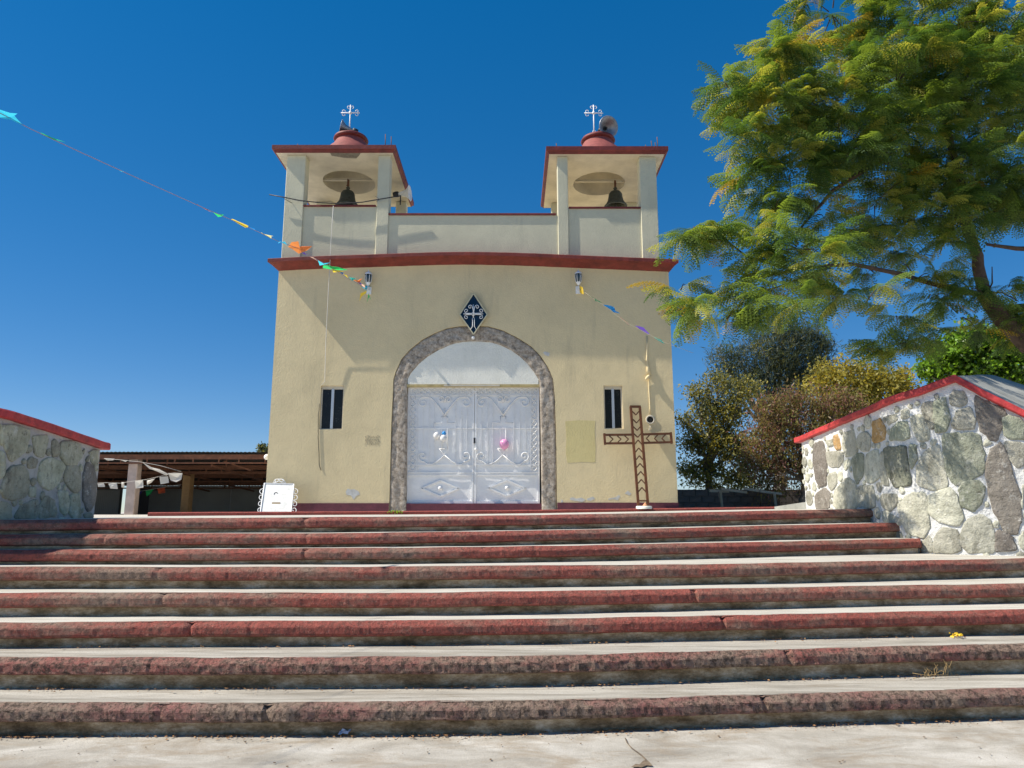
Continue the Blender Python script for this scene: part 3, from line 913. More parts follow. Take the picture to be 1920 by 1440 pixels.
for leaf in (0,1):
    off=0 if leaf==0 else 427
    x0=dx0+0.01 if leaf==0 else dm+0.004; x1=dm-0.004 if leaf==0 else dx1-0.01
    mb=MB()
    # sheet steel leaf, gently buckled
    nx_,nz_=26,34
    G=[[(x0+(x1-x0)*i/nx_, YD+(0.009*nz(x0+i*0.13,j*0.16,leaf*5)+0.006*nz(i*.4,j*.35,3+leaf)) if 0<i<nx_ and 0<j<nz_ else YD, dz0+(dz1-dz0)*j/nz_) for j in range(nz_+1)] for i in range(nx_+1)]
    mb.grid(G,0)
    fw=0.045
    mb.box(x0,x0+fw,YD-.028,YD+.03,dz0,dz1); mb.box(x1-fw,x1,YD-.028,YD+.03,dz0,dz1)
    mb.box(x0+fw,x1-fw,YD-.024,YD+.03,dz0,dz0+.05); mb.box(x0+fw,x1-fw,YD-.024,YD+.03,dz1-.03,dz1)
    lf=mb.build('door_leaf',M['whitepaint'],church)
    U=lambda u:u+off
    bx=(318 if leaf==0 else 1147)                                   # inner line of the quatrefoil border
    for v in (548,790,1057,1112,1132):
        m=MB(); m.bar(D(250 if leaf==0 else 745,v),D(730 if leaf==0 else 1212,v),0.012,0.018); m.build('rail',M['iron'],lf)
    m=MB(); m.bar(D(bx,500),D(bx,1112),0.012,0.018); m.build('rail',M['iron'],lf)
    for i in range(10):
        u=(308+i*46) if leaf==0 else (762+i*46)
        if u<(725 if leaf==0 else 1210):
            inst('quatrefoil',qm,lf,D(u,521))
    for i in range(12):
        inst('quatrefoil',qm,lf,D(288 if leaf==0 else 1175,568+i*46.5))
    for u,va,vb in ((360,640,950),(405,575,1052),(443,600,1040),(597,600,1040),(640,640,950),(681,640,950),(640,575,600)):
        m=MB(); m.bar(D(U(u),va),D(U(u),vb),0.014,0.020); m.build('bar',M['iron'],lf)
    for c,r,a0,tr,sg,tail in (((365,600),42,-1.2,1.25,-1,[(520,697),(470,620),(430,575),(400,560)]),
                         ((675,600),42,math.pi+1.2,1.25,1,[(520,697),(570,620),(612,575),(640,560)]),
                         ((497,580),25,-0.9,1.1,-1,[(520,600)]),((547,580),25,math.pi+.9,1.1,1,[(520,600)]),
                         ((360,992),38,1.4,1.25,1,[(600,1052),(545,1010),(500,955),(480,938)] if False else [(520,985),(470,1030),(430,1050),(395,1052)]),
                         ((675,992),38,math.pi-1.4,1.25,-1,[(520,985),(570,1030),(610,1050),(645,1052)])):
        m=MB(); pts=spiral((U(c[0]),c[1]),r,a0,tr,sg)
        tl=[D(U(a),b,YD-0.028) for a,b in tail]
        m.tube(tl+pts,0.013,5); m.build('scroll',M['iron'],lf)
    # flat cross of double bars with a flame above and a chevron below
    m=MB()
    for seg in ([(500,950),(500,790),(440,790),(440,750),(500,750),(500,702),(540,702),(540,750),(597,750),(597,790),(540,790),(540,950)],
                [(480,938),(545,938),(515,985),(480,938)]):
        m.tube([D(U(a),b) for a,b in seg],0.008,4)
    m.tube([D(U(520),697),D(U(512),670),D(U(522),640),D(U(530),668),D(U(520),697)],0.006,4)
    m.build('cross_motif',M['iron'],lf)
    dc=(488,1228) if leaf==0 else (975,1226)
    for sc in (1.0,):
        m=MB(); q=[(dc[0]-134,dc[1]),(dc[0],dc[1]-58),(dc[0]+134,dc[1]),(dc[0],dc[1]+58)]
        for a,b in zip(q,q[1:]+q[:1]): m.bar(D(*a,YD-0.018),D(*b,YD-0.018),0.03,0.03,up=(0,1,0))
        m.build('diamond_moulding',M['iron'],lf)
    m=MB(); p=D(*dc,YD); Mx=Matrix.Rotation(R(90),3,'X')
    m.lathe([(0,0.075),(.03,.07),(.045,.045),(.045,.02),(.025,0),(.03,-.02)],p,14,M=Mx); m.build('boss',M['iron'],lf)
    # escutcheon / handle
p=D(738,880); m=MB(); m.box(p.x-.018,p.x+.018,YD-.045,YD-.028,p.z-.06,p.z+.06); m.build('lock_plate',M['darkmetal'],church)
p=D(748,945); m=MB(); m.lathe([(0,.06),(.03,.05),(.03,.02),(.012,0)],p,10,M=Matrix.Rotation(R(90),3,'X')); m.build('door_knob',M['iron'],church)

# cornice
mb=MB(); n=90
prof=[(-0.5,0.0),(0.281,0.0),(0.291,-0.012),(0.291,-0.085),(0.18,-0.120),(0.0,-0.205),(-0.34,-0.205)]
P=[]
for i in range(n+1):
    t=i/n; row=[]
    for d,h in prof:
        e=0.17*max(0,min(1,d/0.291))
        xa=XL-e; xb=XR_+e; x=xa+(xb-xa)*t
        row.append((x,YF-d+0.004*nz(x*3,h*9),ctz(x)+h+0.004*nz(x*5,d*4)))
    P.append(row)
mb.grid(P,0,smooth=False)
for e in (0,n): mb.add(P[e],[tuple(range(len(prof)))],0)
mb.build('cornice',M['cornicered'],church)

# parapet between the towers
YP=YF+0.015
px0=at(727,440,YP).x; px1=at(1043,440,YP).x; pz=at(888,404,YP).z
mb=MB(); mb.box(px0-.05,px1+.05,YP,YP+.18,ctz(0)-.1,pz-0.0); mb.build('parapet',M['tower'],church)
mb=MB(); mb.bbox(px0,px1,YP-.03,YP+.21,pz+.002,pz+.05,.008); mb.build('parapet_cap',M['darkred'],church)

# towers
def tower(side):
    if side=='L':
        fxl,fxr=at(510,272,YF-.2).x,at(742,271,YF-.2).x
        pil=[(527,563,480),(703,726,474)]; cap_y=388
        zt=at(625,271.5,YF-.2).z
    else:
        fxl,fxr=at(1024,273,YF-.2).x,at(1253,275,YF-.2).x
        pil=[(1047,1067,476),(1205,1237,482)]; cap_y=391.5
        zt=at(1138,274,YF-.2).z
    y0,y1=YF-.2,YF+2.95
    zu=zt-0.165
    # fascia
    P=[]
    loop=lambda i:[(fxl+i,y0+i),(fxr-i,y0+i),(fxr-i,y1-i),(fxl+i,y1-i)]
    mb=MB()
    rings=[(0.0,zt),(0.0,zt-.10),(0.035,zt-.115),(0.06,zt-.16),(0.075,zu)]
    vs_=[];
    for i,z in rings:
        vs_+=[(x,y,z) for x,y in loop(i)]
    fs=[(0,1,2,3)]
    for k in range(len(rings)-1):
        for i in range(4):
            j=(i+1)%4; fs.append((k*4+i,k*4+j,(k+1)*4+j,(k+1)*4+i))
    mb.add(vs_,fs[1:],0)
    cx,cy=(fxl+fxr)/2,(y0+y1)/2+0.05; mb.poly([loop(0.0),[(cx+.7*math.cos(2*math.pi*k/36),cy+.7*math.sin(2*math.pi*k/36)) for k in range(36)]],lambda u,v,w:(u,v,zt))
    slab=mb.build('roof_slab',M['darkred'],church)
    # underside with a round opening into the dome
    cx,cy=(fxl+fxr)/2,(y0+y1)/2+0.05; r=0.66
    circ=[(cx+r*math.cos(2*math.pi*k/36),cy+r*math.sin(2*math.pi*k/36)) for k in range(36)]
    mb=MB(); mb.poly([loop(0.075),circ],lambda u,v,w:(u,v,zu+0.003))
    mb.lathe([(r,zu+.003),(r,zu+.10),(r*.97,zu+.3),(r*.8,zu+.55),(r*.45,zu+.75),(.05,zu+.82)],(cx,cy,0),36)
    mb.build('ceiling',M['ceiling'],slab)
    bm_=MB(); bm_.box(cx-r*1.0,cx+r*1.0,cy-.03,cy+.03,zu+.06,zu+.12); bm_.build('bell_beam',M['ceiling'],slab)
    # dome outside: bowl, ring and small cap
    dm_=MB(); dm_.lathe([(.80,zt-.01),(.80,zt+.12),(.75,zt+.38),(.60,zt+.66),(.46,zt+.80),(.39,zt+.93),(.37,zt+.99)],(cx,cy,0),32)
    dome=dm_.build('dome',M['domered'],church)
    rg=MB(); rg.lathe([(.36,zt+.97),(.42,zt+.98),(.445,zt+1.02),(.42,zt+1.07),(.34,zt+1.08),(.28,zt+1.14),(.18,zt+1.20),(.08,zt+1.24),(0.001,zt+1.25)],(cx,cy,0),32)
    rg.build('dome_ring',M['darkred'],dome)
    # white wrought cross
    bz=zt+1.24; c=MB(); X=cx
    ccx=at(656 if side=='L' else 1113.5,230,cy).x; zc=at(656,211.5 if side=='L' else 212,cy).z; X=ccx
    topz_=at(656,197,cy).z; aw=0.245
    c.tube([(X,cy,bz-.15),(X,cy,topz_)],.016,6); c.tube([(X-aw,cy,zc),(X+aw,cy,zc)],.014,6)
    for dx,dz in ((0,1),(-1,0),(1,0)):
        tipx,tipz=X+dx*(aw-.03),zc+dz*(topz_-zc-.02)
        for s_ in (-1,1):
            pts=[]
            for k in range(12):
                a=k/11*math.pi*1.5; rr=.048*(1-.35*k/11)
                u=rr*math.sin(a); v=rr*(1-math.cos(a))
                # arm-local: along = outwards, side = s_
                al=-0.01+u; sd=s_*(0.008+v)
                if dz: pts.append((tipx+sd,cy,tipz-0.04+al))
                else: pts.append((tipx+dx*(al-0.04),cy,tipz+sd))
            c.tube(pts,.009,5)
    for k in range(4):
        a=math.pi/4+k*math.pi/2; c.tube([(X+.04*math.cos(a),cy,zc+.04*math.sin(a)),(X+.04*math.cos(a+math.pi/2),cy,zc+.04*math.sin(a+math.pi/2))],.012,5)
    c.lathe([(0.001,-.02),(.035,-.015),(.04,0),(.035,.015),(.001,.02)],(X,cy-.01,zc),10,M=Matrix.Rotation(R(90),3,'X'))
    for s_ in (-1,1):
        c.tube([(X+s_*.12,cy,bz-.12),(X+s_*.11,cy,bz-.02),(X+s_*.05,cy,bz+.0),(X+s_*.02,cy,bz+.1)],.008,5)
    c.build('tower_cross',M['iron'],church)
    # pillars
    for (pa,pb,py) in pil:
        for back in (0,1):
            a=at(pa,py,YF-.03).x; b=at(pb,py,YF-.03).x
            yy0=YF-.02 if not back else y1-.42; yy1=yy0+(b-a if b-a<.35 else .32)
            zb_=ctz((a+b)/2)-.1 if not back else ctz(XL)-.13
            t=MB(); t.bbox(a,b,yy0,yy1,zb_,zu+.002,.012); t.build('pillar',M['tower'],church)
    # low walls between the pillars and their red caps
    ya=YF+.02; zc_=at((pil[0][1]+pil[1][0])/2,cap_y,ya).z
    xa=at(pil[0][1],440,ya).x-.03; xb=at(pil[1][0],440,ya).x+.03
    w=MB(); w.box(xa,xb,ya,ya+.12,ctz(XL)-.1,zc_)
    xo=at(pil[0][0],480,YF).x+.06 if side=='L' else at(pil[1][1],480,YF).x-.18
    w.box(xo,xo+.12,ya+.121,y1-.42,ctz(XL)-.1,zc_)
    w.box(xa,xb,y1-.3,y1-.18,ctz(XL)-.1,zc_)
    w.build('tower_wall',M['tower'],church)
    w=MB(); w.bbox(xa+.03,xb-.03,ya-.03,ya+.15,zc_+.002,zc_+.045,.008); w.build('tower_wall_cap',M['darkred'],church)
    # rusty reinforcement stubs on the roof edge
    stubs=[(fxr-.28,.30),(fxr-.14,.24),(fxl+.55,.05)] if side=='L' else [(fxl+.25,.10),(fxr-.50,.06),(fxr-.36,.16),(fxr-.27,.12),(fxr-.22,.26)]
    for sx,h in stubs:
        s_=MB(); s_.tube([(sx,y0+.15,zt-.02),(sx+.008,y0+.15,zt+h*.6),(sx+.0,y0+.16,zt+h+.06)],.010,5); s_.build('rebar_stub',M['rust'],church)
    return cx,cy,zt,zu
TL=tower('L'); TR=tower('R')
# flaked patch of bare concrete on the left ceiling
a=[at(x,y,0) for x,y in ()]
def on_z(px,py,z): return atz(px,py,z)
pp=[on_z(x,y,TL[3]) for x,y in ((619,287),(676,287),(673,292),(668,297),(645,296),(622,292))]
m=MB(); m.add([(p.x,p.y,TL[3]-.002) for p in pp],[tuple(range(6))]); m.build('bare_patch',simple('bare_concrete',(0.22,0.20,0.17),.95,var=.4,vs=15),church)

# bells (hang in the towers: own things)
def bell(px,py,wpx,cy,beamz,label):
    p=at(px,py,cy); r=wpx/2*(cy/FPX)*1.28
    t=thing('bell',label,'bell',(p.x,cy,p.z),'bells hanging in the towers')
    m=MB(); m.lathe([(r*.98,0),(r,.02*1),(r*.88,r*.20),(r*.70,r*.5),(r*.62,r*.85),(r*.58,r*1.15),(r*.45,r*1.36),(r*.15,r*1.45),(.001,r*1.47)],(p.x,cy,p.z),28)
    m.lathe([(r*.98,0),(r*.80,.01),(r*.6,r*.5),(r*.5,r*1.1),(.001,r*1.3)],(p.x,cy,p.z),28)
    m.build('bell_body',M['bronze'],t)
    c=MB(); c.lathe([(.001,r*1.42),(.05,r*1.47),(.035,r*1.6),(.055,r*1.7),(.02,r*1.85),(.001,r*1.9)],(p.x,cy,p.z),10); c.build('bell_crown',M['bronze'],t)
    h=MB(); h.bar((p.x,cy,p.z+r*1.8),(p.x,cy,beamz),.05,.03); h.tube([(p.x-.03,cy-.03,p.z+r*1.85),(p.x+.02,cy-.04,beamz-.1),(p.x-.01,cy-.04,beamz)],.012,5); h.build('hanger',M['rust'],t)
    k=MB(); k.tube([(p.x,cy,p.z+r),(p.x,cy,p.z+.0)],[.01,.03],6); k.build('clapper',M['darkmetal'],t)
bell(651,388,37,TL[1]-.02,TL[3]+.08,'dark bronze bell hanging in the left tower, partly hidden by its low wall')
bell(1154.5,388,36,TR[1]-.02,TR[3]+.08,'greenish bronze bell hanging off-centre in the right tower')
# loudspeakers
def horn(c,dir,r,L,label,mat=None):
    c=Vector(c); d=Vector(dir).normalized(); q=Vector((0,0,1)).rotation_difference(d).to_matrix()
    t=thing('loudspeaker',label,'loudspeaker',c,'horn loudspeakers on the towers')
    m=MB(); pr=[(.035,-L),(.05,-L*.85),(.07,-L*.6),(r*.45,-L*.35),(r*.75,-L*.12),(r,0),(r*1.04,.004),(r*1.0,.012),(r*.73,-L*.10),(r*.42,-L*.33),(.05,-L*.55),(.001,-L*.56)]
    m.lathe(pr,c,28,M=q); m.build('horn_bell',mat or M['galv'],t)
    m=MB(); m.lathe([(.001,-L*.62),(.03,-L*.6),(.045,-L*.42),(.02,-L*.30),(.001,-L*.29)],c,14,M=q); m.build('horn_throat',M['darkmetal'],t)
    m=MB(); m.lathe([(.001,-L-.13),(.06,-L-.13),(.075,-L-.08),(.075,-L),(.03,-L+.01)],c,16,M=q); m.build('driver',M['darkmetal'],t)
    m=MB(); b=c-d*(L*.8); m.bar(b+Vector((0,0,-.02)),b+Vector((0,0,-.30)),.03,.012); m.build('bracket',M['darkmetal'],t)
p=at(640,238,TL[1]-.25); horn(p,(-1,-.25,.22),.19,.30,'small dark horn loudspeaker pointing left on the left tower dome')
p=at(1141,237.5,TR[1]-.35); horn(p,(.42,-1,-.28),.265,.34,'large round galvanised horn loudspeaker facing forward on the right tower dome')
p=at(768,362,YF+1.6); horn(p,(1,-.12,.05),.20,.30,'white loudspeaker mounted beside the roof of the left tower',M['iron'])

# small things on the facade --------------------------------------------------
def lantern(px,py,label):
    p=at(px,py,YF-.14); t=thing('wall_lantern',label,'wall lamp',(p.x,YF,p.z-.3),'white wall lanterns on the facade')
    x,y,z=p; 
    m=MB(); m.bbox(x-.055,x+.055,YF-.03,YF-.002,z-.30,z-.12,.01); m.tube([(x,YF-.03,z-.2),(x,y-.02,z-.24),(x,y,z-.12)],.012,6); m.build('bracket',M['iron'],t)
    m=MB(); m.lathe([(.001,.13),(.06,.13),(.075,.07),(.06,-.04),(.03,-.10),(.001,-.1)],p,12); m.build('lamp_glass',simple('dark_lamp_glass',(.05,.07,.08),.15),t)
    m=MB()
    for k in range(6):
        a=k*math.pi/3; q=[(.062,.13),(.079,.07),(.064,-.04),(.033,-.10)]
        m.tube([(x+r*math.cos(a),y+r*math.sin(a),z+h) for r,h in q],.007,4)
    m.lathe([(.085,.125),(.085,.145),(.06,.17),(.02,.20),(.008,.22),(.001,.26)],p,12); m.lathe([(.05,-.06),(.04,-.11),(.015,-.13),(.001,-.14)],p,10)
    m.build('lamp_frame',M['iron'],t)
lantern(690.5,525,'white lantern on the facade to the left, tangled in the end of the bunting')
lantern(1084.5,524,'white lantern on the right half of the facade beside a yellow paper scrap')
# diamond plaque
pl=thing('diamond_plaque','navy blue diamond plaque with white wrought iron cross above the arch','plaque',(at(888,588,YF).x,YF-.05,at(888,588,YF).z))
yq=YF-.07
def PQ(x,y,yy=yq): return at(x,y,yy)
dia=[(888,550.5),(913.5,590),(888,627),(862,590)]
m=MB(); pts=[PQ(*q) for q in dia]; m.poly([[(p.x,p.z) for p in pts]],lambda u,v,w:(u,yq+w,v),.03); m.build('panel',M['navy'],pl)
m=MB()
for k in range(4):
    a,b=pts[k],pts[(k+1)%4]; m.bar(a+Vector((0,-.012,0)),b+Vector((0,-.012,0)),.022,.030,up=(0,1,0))
m.build('frame',simple('cream_frame',(0.62,0.58,0.40),.6),pl)
m=MB(); yy=yq-.03
Q=lambda x,y:PQ(x,y,yy)
def scr(cx,cy,r,a0,sg,tail): 
    pts=[Q(*t) for t in tail]
    for i in range(15):
        t=i/14; a=a0+sg*2*math.pi*1.15*t; rr=r*(1-.75*t); pts.append(Q(cx+rr*math.cos(a),cy+rr*math.sin(a)))
    m.tube(pts,.0085,5)
m.tube([Q(887.5,571),Q(887.5,596)],.010,5); m.tube([Q(869,588.5),Q(906,588.5)],.010,5)
m.tube([Q(886,596),Q(886,612),Q(882,618)],.008,5); m.tube([Q(889.5,596),Q(889.5,612),Q(893,618)],.008,5)
for s_ in (-1,1):
    c=888
    scr(c+s_*6.5,575.5,4.2,(math.pi if s_>0 else 0),s_,[(c,586),(c+s_*1.2,580)])
    scr(c+s_*13.5,582.5,4.2,(math.pi/2),-s_,[(c+s_*3,587.5),(c+s_*10,587.3)])
    scr(c+s_*13.5,594.5,4.2,(-math.pi/2),s_,[(c+s_*3,589.5),(c+s_*10,589.8)])
for k in range(4):
    a=k*math.pi/2; m.tube([Q(887.5+4*math.cos(a),588.5+4*math.sin(a)),Q(887.5+4*math.cos(a+math.pi/2),588.5+4*math.sin(a+math.pi/2))],.008,4)
m.build('iron_cross',M['iron'],pl)
p=at(887,633.5,YF-.03); m=MB(); m.lathe([(.001,.04),(.03,.03),(.04,0),(.03,-.03),(.001,-.04)],p,12); tag(m.build('light_bulb',M['iron']),'small round white bulb right below the diamond plaque','light bulb')

# conduit bump, round vent, wires, patches
m=MB(); q=[(1213,630),(1213,676),(1215,690),(1216,702)]
m.tube([at(x,y,YF-.012) for x,y in q],[.012,.02,.035,.045],7)
q=[(1210,712),(1214,708),(1218,704)]; m.tube([at(x,y,YF-.07) for x,y in q],[.02,.04,.03],7)
m.tube([at(1216,703,YF-.03),at(1217,708,YF-.03),at(1217,730,YF-.006),at(1219,765,YF-.006),at(1219,776,YF-.01)],[.035,.014,.014,.012,.012],6)
m.build('conduit',M['cream'],church)
pv=at(1219,787,YF); 
m=MB(); Mx=Matrix.Rotation(R(90),3,'X'); m.lathe([(.085,-.01),(.10,.004),(.10,.022),(.072,.024),(.070,-.01)],pv,22,M=Mx)
vr=m.build('vent_ring',M['ceiling'],church)
m=MB(); m.lathe([(.001,.006),(.071,.006),(.071,.002)],pv,20,M=Mx); m.build('vent_hole_disc',simple('painted_hole_shade',(.02,.02,.02)),vr)  # flat dark disc, the shade inside the vent painted as colour
m=MB(); m.tube([at(x,y,YF-.01) for x,y in ((1218,797),(1220,801),(1217,804),(1219,809))],.006,4); m.build('loose_wire',M['cord'],church)
m=MB(); m.tube([at(x,y,YF-.012) for x,y in ((599,757),(597,780),(596.5,820),(598,850),(598.5,872),(602,882))],.006,4); m.build('loose_wire',M['darkcord'],church)
m=MB(); m.tube([at(x,y,YF-.35+.3*t) for x,y,t in ((625,386,0),(622,430,.1),(615,560,.5),(611,640,.9),(609,715,1),(603,722,1.1))],.007,4)
tag(m.build('hanging_cord',M['cord']),'thin pale cord hanging from the left tower down the facade','cord')
rod=MB(); rod.tube([at(x,y,YF-.10) for x,y in ((505,365),(535,370.5),(562,376),(600,380),(640,382),(680,379),(712,373.5),(752,367))],.014,5)
rod.tube([at(532,372,YF-.1),at(548,381,YF-.02)],.006,4); rod.tube([at(704,368,YF-.1),at(712,374,YF-.1),at(706,378,YF-.1)],.006,4)
tag(rod.build('bent_rod',M['darkmetal']),'thin bent dark metal rod tied across the pillars of the left tower','metal rod')
# yellow repainted rectangle and flaked paint
def patch(pts,name,mat,y=YF-.003,label=None):
    m=MB(); m.poly([[(at(x,yy,YF).x,at(x,yy,YF).z) for x,yy in pts]],lambda u,v,w:(u,y+w,v),.0025)
    return m.build(name,mat,church)
patch([(1060,790),(1086,788),(1116,789),(1115,810),(1117,840),(1116,867),(1090,866),(1064,868),(1061,850),(1062,820)],'paint_patch',stucco('yellow_stucco',(0.68,0.58,0.29),(0.5,0.44,0.2),seed=9))
pk=simple('flaked_white_patch',(0.58,0.58,0.56),.9,var=.2,vs=12)
patch([(648,922),(652,916),(658,918),(664,917),(672,921),(675,927),(668,930),(663,937),(658,929),(650,928)],'flaked_patch',pk)
for pts in ([(1068,934),(1074,932),(1080,935),(1090,933),(1098,937),(1092,941),(1080,939),(1070,938)],[(1100,935),(1112,931),(1116,935),(1108,939),(1101,938)],
            [(1140,935),(1155,932),(1160,928),(1163,931),(1158,938),(1150,936),(1141,937)],[(1171,925),(1177,920),(1184,926),(1180,929)],[(1018,661),(1022,659),(1031,662),(1029,668),(1022,666)],
            [(1052,935),(1056,940),(1052,944)]):
    patch(pts,'flaked_patch',pk)
# pencilled scrawl, illegible
m=MB(); rs=random.Random(5)
for row in range(3):
    x=685
    while x<712:
        h=4+rs.random()*2; y=817+row*6.2
        a=at(x,y+rs.uniform(-1,1),YF-.004); b=at(x+rs.uniform(-1.5,2),y+h,YF-.004)
        m.bar(a,b,.007,.002,up=(0,1,0))
        if rs.random()<.5:
            c=at(x+2.5,y+rs.uniform(0,h),YF-.005); m.bar(a,c,.006,.002,up=(0,1,0))
        x+=rs.uniform(2,3.6)
m.build('scrawl',simple('grey_pencil',(0.33,0.29,0.21),.9),church)

# balloons on the door
def balloon(px,py,r,col,label,y=YD-.12,rz=1.1):
    p=at(px,py,y); m=MB()
    pr=[(.001,-rz*r-.02),(.012,-rz*r-.015),(.008,-rz*r+.0)]+[(r*math.sin(a),-r*rz*math.cos(a)) for a in [math.pi*k/12 for k in range(1,12)]]+[(.001,r*rz)]
    m.lathe(pr,p,20); mm=simple('balloon_'+label.split()[0],col,.25)
    tag(m.build('balloon',mm),label,'balloon','balloons hanging on the door')
balloon(819,817,.075,(.78,.76,.74),'white balloon left of the blue one on the left door leaf')
balloon(831.5,822,.072,(.76,.76,.76),'white balloon right under the small blue balloon',YD-.2)
balloon(832.5,812.5,.045,(.03,.28,.68),'small blue balloon above two white ones',YD-.1)
balloon(945.5,833,.105,(.80,.35,.58),'large pink balloon on the right door leaf')

# platform kerb in front of the church
kl,kc,kr=at(277,960.5,14.9),at(888,957,14.9),at(1500,949.5,14.9)
kz=hermite([kl.x,kc.x,kr.x],[kl.z,kc.z,kr.z])
m=MB(); P=[]; n=120
for i in range(n+1):
    x=kl.x+(kr.x-kl.x)*i/n; z=kz(x)+.004*nz(x*3); P.append([(x,14.93,z-.2),(x,14.90,z-.02),(x,14.915,z-.003),(x,14.95,z)])
m.grid(P,0,smooth=False); 
m.add([(kl.x,14.93,kl.z-.2),(kl.x,14.90,kl.z-.02),(kl.x,14.95,kl.z),(kl.x,YF-.02,kl.z),(kl.x,YF-.02,kl.z-.2)],[(0,1,2,3,4)])
ko=m.build('platform_kerb',nosing_mat('kerb_paint',(0.36,0.085,0.07),0.66,1.1,.1)); tag(ko,'low red painted kerb along the platform in front of the church','kerb')
m=MB(); m.grid([[(kl.x+(kr.x-kl.x)*i/40,y,kz(kl.x+(kr.x-kl.x)*i/40)+(0 if y<15 else -.002)) for y in (14.951,YF+.1)] for i in range(41)])
pf=m.build('platform',M['plaza']); pf['kind']='structure'

# ------------------------------------------------------------------ wooden cross leaning on the facade
wc=thing('wooden_cross','tall brown openwork wooden cross with chevrons leaning on the facade','cross',at(1206,950,15.0))
def leanY(v): return 15.02+(YF-.10-15.02)*max(0,min(1,v))      # v: 0 foot .. 1 top
def W(x,y): return at(x,y,leanY((950-y)/190.0))
def strip(a,b,w=.05,nm='frame_strip',mat=None):
    m=MB(); m.bar(W(*a),W(*b),w,.06,up=(0,1,0)); return m.build(nm,mat or M['wood'],wc)
BL,BR,TLx,TRx=(1197,948),(1215,948),(1182.5,763),(1199.5,763)
def rail(u,yv): # points on left/right upright at image row
    t=(948-yv)/185.0
    return (BL[0]+(TLx[0]-BL[0])*t,yv),(BR[0]+(TRx[0]-BR[0])*t,yv)
strip(BL,TLx,.05); strip(BR,TRx,.05); strip((1181,762.5),(1201,762.5),.05)
a,b=rail(0,939); strip(a,b,.03)
for yv,sgn in ((815,0),(831,0)):
    l,r=rail(0,yv); 
    strip((1132.5,yv+.5),(l[0]-1,yv),.045); strip((r[0]+1,yv-.5),(1259.5,yv-2),.045)
strip((1133,813),(1134.5,833.5),.045); strip((1257.5,811),(1259.5,831.5),.045)
def chev(p,q,r_):
    m=MB(); m.bar(W(*p),W(*q),.022,.03,up=(0,1,0)); m.bar(W(*q),W(*r_),.022,.03,up=(0,1,0)); m.build('chevron',M['wood'],wc)
for yv in (771,786,800,813):           # pointing down, above the crossing
    l,r=rail(0,yv); chev((l[0]+2,yv),((l[0]+r[0])/2+.6,yv+7),(r[0]-1.5,yv-.5))
for yv in (833,848,862.5,877,892,907,922):
    l,r=rail(0,yv); chev((l[0]+2,yv),((l[0]+r[0])/2-.3,yv-8),(r[0]-2,yv))
for x in (1142,1157,1171): chev((x,817),(x+7.5,823.5),(x,830.5))
for x in (1219,1234,1248): chev((x,814.5),(x-7,822),(x,829.5))
m=MB(); p=at(1207.5,952.5,14.98); zb=kz(p.x)
m.lathe([(.001,zb+.05),(.15,zb+.05),(.165,zb+.035),(.165,zb-.01)],(p.x,p.y,0),24); tag(m.build('base_stone',M['tymp']),'round flat whitewashed base stone under the wooden cross','base stone')
p=at(1209.5,949,14.90); m=MB(); m.lathe([(.001,.075),(.015,.06),(.05,.01),(.06,0),(.001,-.002)],(p.x,p.y,zb+.052),9)
for v_ in range(len(m.v)):
    x,y,z=m.v[v_]; m.v[v_]=(x+.25*(z-zb-.05)*.3,y,z)
tag(m.build('shell',simple('peach_shell',(.62,.28,.14),.6,var=.3,vs=30)),'small orange cone-shaped shell at the foot of the wooden cross','shell')

# ------------------------------------------------------------------ white board with scrollwork
sb=thing('sign_board','worn white metal sign board with scrollwork sides leaning at the church corner','sign board',at(516,960,15.05))
def Bp(x,y,o=0): return at(x,y,15.02+.35*(961-y)/55.0-o)
m=MB(); q=[(496,906),(551,907.5),(545.5,961),(488,961)]
A=[Bp(*v) for v in q]+[Bp(*v)+Vector((0,.03,0)) for v in q]
m.add(A,[(0,1,2,3),(7,6,5,4),(0,4,5,1),(1,5,6,2),(2,6,7,3),(3,7,4,0)])
def board_mat():
    m_,nt,b=new_mat('stained_white_board')
    c=ramp(nt,tex(nt,9,7,.75),[(.3,(.60,.60,.56)),(.5,(.76,.76,.74)),(.7,(.80,.80,.79))])
    c=mix(nt,ramp(nt,tex(nt,14,5,.8,off=(3,3,3)),[(.62,0),(.7,.7)]),c,(.42,.36,.26)); nt.links.new(c,b.inputs['Base Color']); b.inputs['Roughness'].default_value=.6
    return m_
m.build('board',board_mat(),sb)
m=MB()
for a,b in zip(q,q[1:]+q[:1]): m.bar(Bp(*a,.008),Bp(*b,.008),.022,.02,up=(0,1,0))
m.build('frame',M['iron'],sb)
m=MB(); m.bar(Bp(510,943.5,.006),Bp(525.5,943.5,.006),.035,.006,up=(0,1,0)); m.build('ochre_label',simple('ochre_tape',(.45,.30,.12),.7),sb)
m=MB(); m.tube([Bp(514,927,.006),Bp(515,924,.006),Bp(518,923,.006),Bp(520.5,925,.006)],.008,4); m.build('mark',M['darkmetal'],sb)
def sc2(cx,cy,r,a0,sg,tail=[],nm='scroll',rad=.008):
    m=MB(); pts=[Bp(*t) for t in tail]
    for i in range(14):
        t=i/13; a=a0+sg*2*math.pi*1.0*t; rr=r*(1-.7*t); pts.append(Bp(cx+rr*math.cos(a),cy+rr*math.sin(a)))
    m.tube(pts,rad,5); m.build(nm,M['iron'],sb)
for cy_,sd in ((922,1),(932,-1),(945,1),(956,-1)):
    k=(961-cy_)/55.
    sc2(489+6*k-1.5,cy_,5.5,(-math.pi/2 if sd>0 else math.pi/2),-sd,[(495+1*k-6*(1-k),cy_-6*sd)])
    sc2(549+5*k+1.5,cy_,5.5,(-math.pi/2 if sd>0 else math.pi/2),sd,[(546+5*k,cy_-6*sd)])
